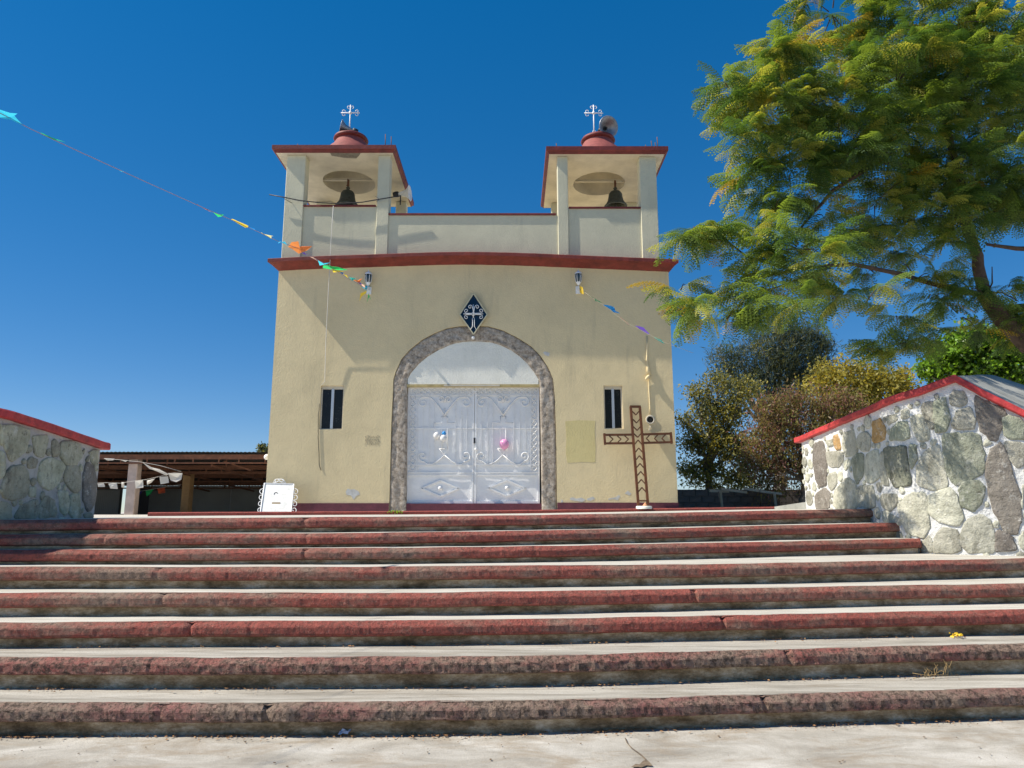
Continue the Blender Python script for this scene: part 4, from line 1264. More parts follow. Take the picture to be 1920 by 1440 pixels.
sc2(519,902,4.5,0,-1,[(513,906)]); sc2(528,902,4.5,math.pi,1,[(535,906)])
m=MB(); m.tube([Bp(512,906),Bp(516,899),Bp(523,898),Bp(531,899),Bp(536,906)],.008,5); m.build('scroll',M['iron'],sb)

# ------------------------------------------------------------------ bunting
def paper_mat(n,v):
    return leaf_mat(n,[min(.85,x*1.15) for x in v],[min(.95,x*1.5) for x in v],.7,.05)
paper={c:paper_mat('paper_'+c,v) for c,v in dict(cyan=(.05,.50,.72),green=(.03,.48,.14),orange=(.85,.22,.06),yellow=(.85,.50,.05),blue=(.02,.22,.55),violet=(.16,.09,.48),pink=(.80,.42,.32),teal=(.06,.52,.42),white=(.70,.68,.64),cream=(.80,.62,.30),darkgreen=(.01,.16,.06),red=(.60,.12,.05),indigo=(.05,.04,.20)).items()}
def plan_hit(px,py,A,B):
    d=ray(px,py); ex,ey=B[0]-A[0],B[1]-A[1]
    det=-d.x*ey+ex*d.y
    t=(-A[0]*ey+ex*A[1])/det
    return Vector((d.x*t,d.y*t,EYE+d.z*t))
def flag(parent,pts,col,A,B,seed,sag=0):
    """ragged scrap of thin paper from outline points in the picture"""
    rs=random.Random(seed); P=[plan_hit(x,y,A,B) for x,y in pts]
    c=sum(P,Vector())/len(P); P=[c+(p-c)*1.22 for p in P]; L=max((p-c).length for p in P)
    V=[]; n=len(P)
    for p in P: V.append(p+Vector((rs.uniform(-.25,.25)*L,rs.uniform(-.4,.4)*L,0)) if p is not P[0] else p)
    mid=[(V[i]+V[(i+1)%n])/2+Vector((0,rs.uniform(-.2,.2)*L,0)) for i in range(n)]
    m=MB(); vs_=[c]+[q for i in range(n) for q in (V[i],mid[i])]
    m.add(vs_,[(0,1+i,1+(i+1)%(2*n)) for i in range(2*n)],0,False)
    return m.build('flag',paper[col],parent)
A_=at(688,542,YF-.16); b_=at(0,212,5.6)
bun=thing('bunting','string of faded coloured paper flags running from the left lantern across the sky','bunting',A_)
spx=[(-260,95),(-120,155),(0,212),(60,243),(150,285),(260,335),(380,389),(455,421),(525,454),(560,466),(600,490),(650,520),(688,542)]
m=MB(); sp=[plan_hit(x,y,A_,b_) if x>=0 else None for x,y in spx]
dirn=(sp[2]-sp[3]); 
g1=atz(560,1386,0)+SUN*(4.6/SUN.z); g2=atz(490,1432,0)+SUN*(4.75/SUN.z); sp[1]=g2; sp[0]=g2+Vector((-1.2,-3,1.2)); sp[2:3]=[sp[2],]
m.tube(sp,[.004]*4+[.005]*(len(sp)-4),4); m.build('string',simple('faded_string',(.30,.25,.35),.8),bun)
FL=[([(0,207),(22,211),(30,220),(40,233),(20,226),(0,219)],'cyan'),([(78,249),(88,251),(118,268),(100,262)],'green'),([(222,318),(228,320),(231,323)],'cyan'),
([(372,385),(377,386),(395,396),(390,397)],'orange'),([(400,397),(410,402),(422,405),(415,407)],'green'),([(435,412),(442,413),(456,419),(452,422)],'yellow'),([(467,427),(474,428),(478,432)],'blue'),
([(492,438),(500,442),(512,446),(508,448)],'cream'),([(519,452),(527,449),(526,454),(541,455),(532,461)],'cyan'),([(544,463),(562,456),(566,458),(563,463),(577,467),(558,472)],'orange'),
([(563,473),(570,474),(575,479)],'violet'),([(582,482),(588,482),(593,490)],'pink'),([(598,489),(606,492),(617,495),(608,498)],'cyan'),([(614,498),(624,497),(641,501),(619,506)],'green'),
([(624,504),(634,504),(643,507),(631,512)],'yellow'),([(637,510),(643,512),(642,515)],'blue'),([(645,515),(651,516),(653,521)],'yellow'),([(655,520),(661,520),(664,524),(658,525)],'teal'),
([(663,524),(672,526),(683,525),(674,531)],'orange'),([(670,529),(675,530),(677,534)],'violet'),([(676,533),(680,534),(682,539)],'pink'),([(680,538),(688,535),(697,535),(690,541)],'cyan')]
for i,(pts,c) in enumerate(FL): flag(bun,pts,c,A_,b_,i)
# the scraps below the lantern
P_=[at(x,y,YF-.2) for x,y in ((688,545),(676,550),(674,565),(678,556),(686,550))]
m=MB(); m.add(P_,[(0,1,2,3,4)]); m.build('flag',paper['yellow'],bun)
P_=[at(x,y,YF-.18) for x,y in ((691,550),(696,563),(692,556),(688,568))]
m=MB(); m.add(P_,[(0,1,2,3)]); m.build('flag',paper['green'],bun)
# flags on the out-of-frame run overhead, they drop the small shadows on the pavement
for i,c in enumerate((g1,g2)):
    m=MB(); m.add([c,c+Vector((.10,.05,.02)),c+Vector((.16,.03,-.05)),c+Vector((.05,.01,-.03))],[(0,1,2,3)]); m.build('flag',paper['orange' if i%2 else 'green'],bun)
A2=at(1086,541,YF-.16); b2=at(1245,641,14.2)
bu2=thing('bunting','short string of dull paper flags sloping down from the right lantern to the tree','bunting',A2)
m=MB(); m.tube([plan_hit(x,y,A2,b2) for x,y in ((1086,541),(1112,559),(1143,580),(1169,602),(1204,620),(1236,638),(1300,662))],.003,4); m.build('string',simple('sand_string',(.45,.42,.32),.8),bu2)
for i,(pts,c) in enumerate([([(1087,538),(1092,540),(1093,551),(1088,547)],'yellow'),([(1104,553),(1113,557),(1120,559),(1118,563),(1123,567)],'darkgreen'),([(1133,573),(1142,577),(1149,578),(1149,584),(1155,588),(1145,585)],'blue'),
    ([(1161,593),(1170,600),(1177,604),(1178,612)],'pink'),([(1193,612),(1202,616),(1215,625),(1209,626)],'violet'),([(1226,632),(1234,633),(1243,637),(1243,643)],'teal')]):
    flag(bu2,pts,c,A2,b2,50+i)

exec_parts=[]
# ------------------------------------------------------------------ shed on the left
shed=thing('open_shed','low open shed with corrugated roof and rusty trusses left of the church','shed',at(350,965,26))
Y1,Y2=24.0,34.0
zf=at(300,849,Y1).z; zb2=at(300,911,Y2).z
xl,xr=at(-420,850,Y1).x,at(640,850,Y1).x
corr=simple('corrugated_underside_painted_shade',(0.04,0.038,0.036),.7,var=.5,vs=1.2)  # near-black colour stands in for the shade under the roof
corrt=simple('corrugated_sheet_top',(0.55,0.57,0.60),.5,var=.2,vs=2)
m=MB(); n=int((xr-xl)/.035); top=[];bot=[]
for i in range(n+1):
    x=xl+(xr-xl)*i/n; w=.010*math.sin(i*math.pi/2.0); top.append([(x,Y1-.15,zf+.02+w+.03*nz(x*.5)),(x,Y2+.2,zb2+.02+w)]); bot.append([(x,Y1-.15,zf+.012+w+.03*nz(x*.5)),(x,Y2+.2,zb2+.012+w)])
m.grid(top,1); m.grid(bot,0); 
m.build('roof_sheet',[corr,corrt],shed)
# rafters and trusses
def lerpz(y): return zf+(zb2-zf)*(y-Y1)/(Y2-Y1)
for yy in (Y1,26.6,29.2,31.8):
    z=lerpz(yy)-.06
    m=MB(); m.box(xl,xr,yy-.04,yy+.04,z-.16,z); m.build('beam',M['rust'],shed)
    m=MB(); m.box(xl,xr,yy-.03,yy+.03,z-.31,z-.26); m.build('chord',M['rust'],shed)
    rs=random.Random(int(yy*10)); x=xl+.3
    while x<xr:
        m=MB(); m.box(x-.02,x+.02,yy-.02,yy+.02,z-.26,z-.16); m.build('web_bar',M['rust'],shed); x+=rs.uniform(.5,1.2)
for xx in [xl+2.1*i for i in range(9)]:
    if xx<xr:
        m=MB(); m.bar((xx,Y1+.05,zf-.42),(xx,Y2,zb2-.25),.05,.06); m.build('rafter',M['rust'],shed)
        for yy in (25.3,28,31):
            m=MB(); m.box(xx-.02,xx+.02,yy-.02,yy+.02,lerpz(yy)-.42,lerpz(yy)-.03); m.build('web_bar',M['rust'],shed)
m=MB(); z=at(300,884,27).z; m.box(xl,xr,26.95,27.05,z-.1,z+.02); m.build('beam',M['rust'],shed)
m=MB(); m.bar(at(420,865,Y1+.5),at(470,882,Y1+.6),.05); m.build('brace',M['rust'],shed)
c1=at(241,960,Y1).x; m=MB(); m.bbox(at(230,950,Y1).x,at(248,950,Y1).x,Y1+.1,Y1+.4,1.2,at(240,858,Y1).z,.02); m.build('column',simple('pinkish_column',(.52,.42,.38),.8,var=.2,vs=4),shed)
m=MB(); m.bbox(at(339,950,27.2).x,at(354,950,27.2).x,27.15,27.5,1.2,at(347,886,27.2).z,.02); m.build('column',simple('ochre_column',(.36,.22,.10),.8,var=.25,vs=4),shed)
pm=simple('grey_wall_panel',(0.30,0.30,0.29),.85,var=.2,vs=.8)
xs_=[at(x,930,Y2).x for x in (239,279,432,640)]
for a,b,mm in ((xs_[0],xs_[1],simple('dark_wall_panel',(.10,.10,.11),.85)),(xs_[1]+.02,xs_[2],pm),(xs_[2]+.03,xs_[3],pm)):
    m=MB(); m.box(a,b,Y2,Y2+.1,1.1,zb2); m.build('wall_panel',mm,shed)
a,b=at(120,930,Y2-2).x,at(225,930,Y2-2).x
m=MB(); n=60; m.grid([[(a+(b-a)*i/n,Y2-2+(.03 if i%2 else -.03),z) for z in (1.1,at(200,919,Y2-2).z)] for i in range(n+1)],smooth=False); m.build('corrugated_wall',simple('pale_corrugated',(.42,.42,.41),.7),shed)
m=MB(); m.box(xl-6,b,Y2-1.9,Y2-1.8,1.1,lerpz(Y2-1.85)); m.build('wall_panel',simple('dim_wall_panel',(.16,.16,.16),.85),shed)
# paper banners under the shed
pb=thing('bunting','drooping string of white cut-paper banners under the shed roof','bunting',at(300,880,23.5))
YB=23.7
m=MB(); m.tube([at(x,y,YB) for x,y in ((180,906),(200,905),(225,906),(250,902),(275,899),(300,893),(318,888),(340,884),(300,873),(262,866),(225,862),(195,860))],.006,4); m.build('string',M['cord'],pb)
rs=random.Random(9)
for pts in ([(183,907),(195,906),(197,913),(184,913)],[(203,907),(219,905),(221,917),(207,916)],[(228,904),(233,904),(233,914),(228,914)],[(253,902),(268,900),(269,914),(254,916)],[(275,901),(291,897),(284,905),(276,909)],
            [(299,894),(315,893),(317,905),(301,908)],[(315,887),(342,887),(340,899),(330,904),(320,901)],[(266,866),(284,876),(300,880),(316,889),(312,892),(292,883),(280,879)],[(195,859),(215,860),(212,863),(200,863)],[(225,862),(240,863),(235,866)]):
    P=[at(x,y,YB+.02) for x,y in pts]; c=sum(P,Vector())/len(P)+Vector((0,rs.uniform(-.12,.12),0)); m=MB()
    m.add([c]+P,[(0,1+i,1+(i+1)%len(P)) for i in range(len(P))]); m.build('flag',paper['white'],pb)
pc=thing('bunting','three dull coloured paper flags inside the shed between the two columns','bunting',at(290,918,27))
m=MB(); m.tube([at(x,y,27) for x,y in ((240,920),(262,921),(282,918),(305,914),(340,908))],.006,4); m.build('string',M['cord'],pc)
for pts,c in (([(254,922),(268,920),(262,928)],'indigo'),([(273,920),(288,917),(283,926),(275,931)],'green'),([(295,916),(309,914),(310,924),(297,926)],'red')):
    P=[at(x,y,27.02) for x,y in pts]; cc=sum(P,Vector())/len(P)+Vector((0,.1,0)); m=MB(); m.add([cc]+P,[(0,1+i,1+(i+1)%len(P)) for i in range(len(P))]); m.build('flag',paper[c],pc)
m=MB(); p=at(500.5,857,YF+1.2); m.lathe([(.001,-.06)]+[(.07*math.sin(math.pi*k/8),-.07*math.cos(math.pi*k/8)) for k in range(1,8)]+[(.001,.07)],p,14); m.bar(p,p+Vector((.12,0,0)),.02); tag(m.build('globe_lamp',M['iron']),'small white globe lamp on the left side wall of the church','wall lamp')

# ------------------------------------------------------------------ block wall and rack at the right
YW=22.0
bw=thing('block_wall','low dark concrete block wall between the church and the right stone wall','wall',at(1400,955,YW))
x0,x1=at(1255,930,YW).x,at(1640,930,YW).x; zt=at(1400,919,YW).z
m=MB(); m.box(x0,x1,YW+.02,YW+.2,1.1,zt-.01); m.build('mortar',M['mortar_plain'],bw)
bme=MB(); bme.bbox(-.19,.19,-.02,.15,-.09,.09,.008); bm0=bme.mesh('block',M['block'],True)
r_=0; z=1.35
while z<zt+.02:
    x=x0+(.2 if r_%2 else 0)
    while x<x1:
        inst('block',bm0,bw,(x,YW+random.uniform(-.006,.006),z)); x+=.395
    z+=.195; r_+=1
rk=thing('wooden_rack','rickety rack of bleached poles in front of the block wall','rack',at(1400,950,18))
for a,b,w in (((1330,920),(1366,921),.07),((1352,917),(1400,923),.06),((1395,916),(1452,925),.06),((1425,921),(1465,926),.05),((1351,922),(1354,950),.05),((1452,925),(1455,950),.05),((1347,922),(1350,940),.03)):
    m=MB(); m.bar(at(*a,18),at(*b,18.1),w); m.build('pole',simple('bleached_wood',(.36,.30,.22),.9) if w>.04 else M['barkgrey'],rk)
lk=MB(); p0,p1=at(1452,950,12),at(1545,936,10.9)
lk.add([(p0.x,p0.y,p0.z),(p1.x,p1.y,p1.z),(p1.x,p1.y,1.3),(p0.x,p0.y,1.3),(p0.x+.1,p0.y+.2,p0.z),(p1.x+.1,p1.y+.2,p1.z),(p1.x+.1,p1.y+.2,1.3),(p0.x+.1,p0.y+.2,1.3)],[(0,1,2,3),(7,6,5,4),(0,4,5,1),(1,5,6,2),(2,6,7,3),(3,7,4,0)])
tag(lk.build('low_ramp_wall',M['capconc']),'low sloping concrete ledge behind the end of the right stone wall','ledge')
# ------------------------------------------------------------------ foliage
rng=np.random.default_rng(11)
def np_mesh(name, V, F, mi, mats):
    me=bpy.data.meshes.new(name); k=F.shape[1]
    me.vertices.add(len(V)); me.vertices.foreach_set('co',V.astype(np.float32).ravel())
    me.loops.add(F.size); me.loops.foreach_set('vertex_index',F.astype(np.int32).ravel())
    me.polygons.add(len(F)); me.polygons.foreach_set('loop_start',np.arange(0,F.size,k,dtype=np.int32))
    for m_ in mats: me.materials.append(m_)
    me.polygons.foreach_set('material_index',mi.astype(np.int32))
    me.update(calc_edges=True); me.validate()
    return me
def put(name, me, parent):
    o=bpy.data.objects.new(name,me); COL.objects.link(o); WL[o]=Vector((0,0,0))
    o.parent=parent; o.location=-WL[parent]; return o
def frond(droop,seed):
    """one fern-like compound leaf of unit length along +x"""
    r_=random.Random(seed); V=[];F=[]
    def pt(x): return Vector((x*(1-.12*droop*x),.03*math.sin(x*4+seed),-droop*x*x+.10*x))
    n=11
    for i in range(8):
        a,b=pt(i/8),pt((i+1)/8); k=len(V); w=.006
        V+=[a+Vector((0,w,0)),a-Vector((0,w,0)),b]; F.append((k,k+1,k+2))
    for i in range(n):
        x=.10+.90*i/(n-1); p=pt(x); prof=(math.sin(math.pi*min(1,(x*.92+.12)))**.6)*.235+.03
        for s_ in (-1,1):
            L=prof*r_.uniform(.85,1.1); ang=R(62-18*x)*s_+r_.uniform(-.08,.08)
            d=Vector((math.cos(ang),math.sin(ang),0)); side=Vector((-d.y,d.x,0)); m_=6
            dz=r_.uniform(.5,1.3)
            e_=p+d*L+Vector((0,0,-dz*L)); k=len(V); V+=[p-Vector((.012,0,0)),p+Vector((.012,0,0)),e_]; F.append((k,k+1,k+2))
            for j in range(m_):
                u=(j+.35)/m_; q=p+d*(L*u)+Vector((0,0,-dz*L*u*u)); ll=.044*(1-.45*abs(u-.45))
                for t_ in (-1,1):
                    k=len(V)
                    V+=[q, q+d*(L/m_*.95)+Vector((0,0,-dz*L*.15*u)), q+d*(L/m_*.75)+side*(ll*t_)+Vector((0,0,-.012))]; F.append((k,k+1,k+2) if t_>0 else (k,k+2,k+1))
    return np.array([tuple(v) for v in V]),np.array(F)
FR=[frond(.25,1),frond(.45,2),frond(.65,3),frond(.40,4)]
def limb(parent,pts,r0,r1,mat,name='branch',wig=.03):
    P=[Vector(p) for p in pts]; n=len(P); out=[]
    for i in range(n-1):
        for t in (0,.25,.5,.75):
            p=P[i].lerp(P[i+1],t); out.append(p+Vector((nz(p.x*2,p.z*2,i),nz(p.z*2,p.y,3),nz(p.x,p.y*2,7)))*wig)
    out.append(P[-1]); m=MB(); m.tube(out,[r0+(r1-r0)*i/(len(out)-1) for i in range(len(out))],7)
    return m.build(name,mat,parent)

jac=thing('feathery_leaved_tree','large feathery-leaved tree with yellowing fronds overhanging the right stone wall','tree',(9.2,10.2,1.4))
fork=at(1846,552,9.6)
limb(jac,[(9.2,10.2,1.2),at(2040,740,10.0),at(1930,645,9.8),at(1880,595,9.7),fork],.20,.105,M['bark'],'trunk',.03)
up=[fork,at(1832,480,9.5),at(1812,425,9.5),at(1800,330,9.6),at(1770,220,9.6),at(1740,100,9.6)]
limb(jac,up,.085,.035,M['bark'])
limb(jac,[fork,at(1790,543,9.4),at(1690,512,9.2),at(1600,497,9.0),at(1500,503,8.8),at(1410,522,8.7),at(1345,553,8.6)],.040,.012,M['bark'])
limb(jac,[fork,at(1790,548,9.5),at(1760,520,9.4)],.035,.01,M['bark'])
limb(jac,[at(1880,580,9.7),at(1930,575,9.8),at(1990,560,9.9)],.06,.05,M['bark'])
limb(jac,[at(1990,470,9.9),at(1905,467,9.8),at(1850,458,9.7)],.045,.02,M['bark'])
limb(jac,[at(1800,330,9.6),at(1650,300,9.3),at(1560,360,9.0),at(1530,395,8.9),at(1490,440,8.8)],.04,.012,M['bark'])
limb(jac,[at(1470,500,8.8),at(1400,480,8.6),at(1350,440,8.5),at(1300,425,8.4)],.016,.006,M['bark'])
limb(jac,[at(1560,497,8.9),at(1440,545,8.5),at(1400,560,8.5)],.014,.006,M['bark'])
limb(jac,[at(1846,552,9.6),at(1862,530,9.5),at(1860,500,9.5)],.015,.006,M['bark'])
limb(jac,[at(1846,548,9.6),at(1880,548,9.3),at(1910,565,9.2)],.012,.006,M['bark'])
blobs=[ # px,py,Y,rpx,density,yellowness
(1560,25,9.4,75,1,.5),(1660,40,9.6,95,1,.35),(1780,50,9.6,110,1,.15),(1890,60,9.8,110,1,.1),(1960,150,9.8,100,1,.1),
(1500,95,9.0,60,1,.45),(1445,120,8.8,50,1,.15),(1400,170,8.6,62,1,.15),(1365,165,8.5,35,.8,.1),(1450,215,8.8,80,1,.25),(1395,260,8.6,48,1,.1),(1560,180,9.0,100,1,.3),
(1680,160,9.2,110,1,.12),(1800,180,9.4,110,1,.05),(1900,230,9.6,110,1,.05),(1480,320,8.9,72,.9,.35),(1420,330,8.7,48,1,.4),(1580,290,9.0,85,1,.15),(1690,280,9.2,95,1,.05),
(1800,320,9.4,100,1,.0),(1900,370,9.6,90,1,.1),(1450,400,8.8,58,.9,.25),(1530,400,8.8,55,.7,.3),(1640,380,9.2,60,.7,.2),(1740,400,9.4,75,1,.0),(1840,400,9.5,60,.9,.05),
(1430,470,8.4,58,.8,.05),(1500,465,7.9,70,.9,.0),(1560,490,8.8,45,.8,.1),(1610,440,9.2,36,.25,.6),(1690,450,9.4,45,.25,.3),(1760,480,9.5,45,.4,.1),
(1310,425,8.4,38,.55,.6),(1275,450,8.4,25,.5,.4),(1345,440,8.5,28,.5,.5),(1275,545,8.4,42,.6,.45),(1320,575,8.4,50,.75,.3),(1375,560,8.3,45,.5,.3),(1440,560,8.6,50,.7,.15),(1500,570,7.8,50,.8,.05),
(1360,600,8.5,28,.6,.1),(1560,560,7.7,50,.5,.2),(1620,570,8.2,48,.4,.4),(1680,590,8.6,46,.5,.3),(1700,640,9.3,32,.8,.15),(1660,620,9.2,40,.7,.3),(1740,560,9.5,55,.4,.2),(1760,620,9.5,42,.6,.2),(1800,590,9.6,42,.35,.25),
(1720,520,9.4,45,.35,.1),(1820,540,9.2,28,.35,.2),(1890,540,9.3,28,.3,.1),(1880,600,9.9,45,.4,.3),(1940,610,10,60,.8,.2),(1640,510,9.2,34,.25,.3),(1590,460,9,25,.4,.4)]
org=[];Mx_=[];tpl=[];mi_=[];px_=[]
tw=MB()
for (bx,by,bY,br,den,yel) in blobs:
    c=np.array(at(bx,by,bY)); r=br*bY*1.04/FPX
    ns=max(3,int(den*12.5*(r/.5)**1.85))
    for _ in range(ns):
        d=rng.normal(size=3); d/=np.linalg.norm(d); rad=r*rng.random()**.42*rng.choice([.85,.95,1.12])
        p=c+d*rad*np.array([1,1.25,.92])
        if rng.random()<.5: tw.tube([tuple(c+(p-c)*.15),tuple(c+(p-c)*.6+np.array([0,0,.04])),tuple(p)],[.010,.006,.003],4,caps=False)
        outw=d*np.array([1,1,.5])+np.array([-.25,-.1,.15]); az0=math.atan2(outw[1],outw[0])
        tone=rng.random(); nf=rng.integers(6,10)
        for k in range(nf):
            az=az0+rng.uniform(-2.1,2.1); el=rng.uniform(-.25,.75)-.2*abs(az-az0)
            x=np.array([math.cos(az)*math.cos(el),math.sin(az)*math.cos(el),math.sin(el)])
            roll=rng.uniform(-.5,.5); u=np.array([0,0,1.0]); y=np.cross(u,x); y/=np.linalg.norm(y); z=np.cross(x,y)
            y2=y*math.cos(roll)+z*math.sin(roll); z2=np.cross(x,y2)
            L=rng.uniform(.32,.54)*(1.0 if den>.6 else .9)
            Mx_.append(np.stack([x,y2,z2],1)*L); org.append(p); tpl.append(rng.integers(0,4)); px_.append(p[1])
            q=rng.random()
            if q<yel*.5: m=3 if rng.random()<.22 else 2
            elif tone<.45: m=0 if rng.random()<.55 else 1
            else: m=1 if rng.random()<.75 else 2
            mi_.append(m)
tw.build('twigs',M['bark'],jac,fix=False)['kind']='stuff'
org=np.array(org);Mx_=np.array(Mx_);tpl=np.array(tpl);mi_=np.array(mi_)
FM=[M['f_dark'],M['f_mid'],M['f_light'],M['f_yellow']]
# the fronds that show largest, one object each; the rest is one mass
cy_=(org[:,1]*CP+(org[:,2]-EYE)*SP); sx=960+FPX*org[:,0]/cy_; sy=720-FPX*((org[:,2]-EYE)*CP-org[:,1]*SP)/cy_
score=np.linalg.norm(Mx_[:,:,0],axis=1)/cy_; score[(sx<0)|(sx>1900)|(sy<10)]=0
big=np.argsort(-score)[:290]; rest=np.setdiff1d(np.arange(len(org)),big)
fm={}
for t in range(4):
    for m in range(4):
        fm[t,m]=np_mesh('leaf',FR[t][0],FR[t][1],np.zeros(len(FR[t][1])),[FM[m]])
for i in big:
    o=bpy.data.objects.new('leaf',fm[int(tpl[i]),int(mi_[i])]); COL.objects.link(o); o.parent=jac
    A=Mx_[i]; mt=Matrix([[A[0,0],A[0,1],A[0,2],org[i,0]],[A[1,0],A[1,1],A[1,2],org[i,1]],[A[2,0],A[2,1],A[2,2],org[i,2]],[0,0,0,1]])
    lo=Vector(org[i])-WL[jac]; mt.translation=lo; o.matrix_local=mt
Vs=[];Fs=[];Ms=[];b=0
for t in range(4):
    idx=rest[tpl[rest]==t]; V,F=FR[t]
    W_=np.einsum('nij,kj->nki',Mx_[idx],V)+org[idx][:,None,:]
    Vs.append(W_.reshape(-1,3)); Fs.append((F[None]+(np.arange(len(idx))*len(V))[:,None,None]).reshape(-1,3)+b); Ms.append(np.repeat(mi_[idx],len(F))); b+=len(idx)*len(V)
cr=put('crown',np_mesh('crown',np.concatenate(Vs),np.concatenate(Fs),np.concatenate(Ms),FM),jac); cr['kind']='stuff'
print('fronds',len(org))

def leaf_cloud(blobs,n_per,size,mats,weights,aspect=.5,clump=.22,per=14,hang=0.0,seed=1,shell=.4,flat=1.0):
    g_=np.random.default_rng(seed); P=[];Mi=[]
    for (bx,by,bY,br) in blobs:
        c=np.array(at(bx,by,bY)); r=br*bY*1.03/FPX; nc=max(3,int(n_per*(br/45.)**2))
        d=g_.normal(size=(nc,3)); d/=np.linalg.norm(d,axis=1)[:,None]
        cc=c+d*(r*g_.random(nc)**shell*g_.choice([.8,.95,1.0,1.25],nc))[:,None]*np.array([1,1,.92*flat])
        for k in range(nc):
            m=g_.choice(len(mats),p=weights); q=cc[k]+g_.normal(size=(per,3))*clump*np.array([1,1,.7])
            P.append(q); Mi+= [m if g_.random()<.8 else g_.choice(len(mats),p=weights) for _ in range(per)]
    P=np.concatenate(P); n=len(P)
    d=g_.normal(size=(n,3)); d[:,2]-=hang*2.0; d/=np.linalg.norm(d,axis=1)[:,None]
    s=np.cross(d,g_.normal(size=(n,3))); s/=np.linalg.norm(s,axis=1)[:,None]
    L=(size*g_.uniform(.6,1.25,n))[:,None]; w=L*aspect*.5; nn=np.cross(d,s)
    a=P; b_=P+d*L*.5+s*w+nn*w*.3; c_=P+d*L; e=P+d*L*.5-s*w+nn*w*.3
    V=np.stack([a,b_,c_,e],1).reshape(-1,3); F=np.arange(n*4).reshape(-1,4)
    return V,F,np.array(Mi)
def far_tree(name,label,base,blobs,trunk_r,mats,weights,bark,group='trees behind the walls',**kw):
    t=thing(name,label,'tree',base,group)
    b=Vector(base); cs=[at(x,y,Y) for x,y,Y,_ in blobs]; cen=sum(cs,Vector())/len(cs)
    f=b.lerp(cen,.45)
    limb(t,[b,b.lerp(f,.5)+Vector((.1,0,0)),f],trunk_r,trunk_r*.6,bark,'trunk',.15)
    for i,c in enumerate(cs):
        limb(t,[f,f.lerp(c,.5)+Vector((0,0,.12)),c],trunk_r*.42,trunk_r*.10,bark,'branch',.25)
        if kw.get('twiggy'):
            m=MB(); r_=random.Random(i)
            for _ in range(kw['twiggy']):
                e=c+Vector((r_.uniform(-1,1),r_.uniform(-1,1),r_.uniform(-.9,1)))*blobs[i][3]*blobs[i][2]/FPX; mid=f.lerp(c,.6).lerp(e,.5)+Vector((r_.uniform(-.1,.1),0,.1))
                m.tube([f.lerp(c,.6),mid,e],[trunk_r*.12,trunk_r*.08,trunk_r*.03],4,caps=False)
            m.build('twigs',bark,t,fix=False)['kind']='stuff'
    kw={k:v for k,v in kw.items() if k!='twiggy'}
    V,F,Mi=leaf_cloud(blobs,mats=mats,weights=weights,**kw)
    o=put('crown',np_mesh('crown',V,F,Mi,mats),t); o['kind']='stuff'
    return t
cas=[(1430,650,30,34),(1470,625,30,26),(1505,630,30,30),(1530,655,30,28),(1490,665,30,42),(1450,690,30,42),(1385,672,30,26),(1350,668,30,16),(1365,695,30,22),(1410,715,30,32),(1545,652,30,16),(1510,705,30,40),(1460,740,30,40),(1545,690,30,22),(1370,735,30,22)]
far_tree('needle_tree','tall dark grey-green needle-leaved tree rising behind the others',(at(1455,930,30).x,30,1.3),cas,.30,[M['needle'],M['olive']],[.9,.1],M['barkgrey'],n_per=190,size=.30,aspect=.10,clump=.22,per=16,hang=-.3,seed=2,shell=.38)
ol=[(1310,735,24,22),(1345,715,24,24),(1330,770,24,36),(1290,790,24,20),(1375,770,24,34),(1300,830,24,30),(1350,830,24,42),(1290,880,24,24),(1330,890,24,36),(1385,840,24,36),(1390,900,24,36),(1400,730,24,26)]
far_tree('olive_green_tree','loose olive-yellow small-leaved tree right beside the church wall',(at(1320,940,24).x,24,1.3),ol,.16,[M['olive'],M['ygreen'],M['needle']],[.55,.27,.18],M['barkgrey'],n_per=170,size=.12,aspect=.45,clump=.16,per=16,seed=3,twiggy=7)
yg=[(1545,715,27,36),(1590,705,27,36),(1640,710,27,38),(1680,715,27,26),(1700,705,27,12),(1610,745,27,42),(1660,750,27,42),(1560,760,27,36),(1700,740,27,22),(1640,790,27,40)]
far_tree('yellow_green_tree','rounded yellow-green tree just above the sloping coping of the right wall',(at(1620,900,27).x,27,1.3),yg,.2,[M['ygreen'],M['olive'],M['f_yellow']],[.72,.2,.08],M['barkgrey'],n_per=150,size=.15,aspect=.5,clump=.19,per=16,seed=4)
ru=[(1440,765,21,28),(1490,750,21,30),(1540,765,21,34),(1480,800,21,40),(1430,820,21,36),(1530,820,21,42),(1580,745,21,26),(1600,785,21,34),(1590,830,21,40),(1460,860,21,42),(1410,870,21,30),(1520,880,21,42),(1590,890,21,36),(1450,910,21,26)]
far_tree('rusty_pod_tree','twiggy rust-brown tree full of dry pods left of the stone wall end',(at(1500,945,21).x,21,1.3),ru,.14,[M['rustleaf'],M['pod'],M['olive']],[.42,.28,.30],M['barkgrey'],n_per=190,size=.12,aspect=.30,clump=.17,per=16,hang=.5,seed=5,twiggy=8)
fi_=[(1755,690,12.5,26),(1775,660,12.5,30),(1810,640,12.5,36),(1850,650,12.5,42),(1900,635,12.5,42),(1830,690,12.5,42),(1890,690,12.5,46),(1795,690,12.5,34),(1740,702,12.5,12),(1950,650,12.5,60),(1980,710,12.5,60),(2040,680,12.7,60)]
far_tree('bright_leafed_tree','bright green glossy round-leaved tree behind the peak of the right wall',(at(1900,900,12.5).x,12.5,1.35),fi_,.12,[M['ficus'],M['ficus_d']],[.62,.38],M['barkgrey'],n_per=150,size=.085,aspect=.62,clump=.08,per=15,seed=6,shell=.3,flat=1.0)
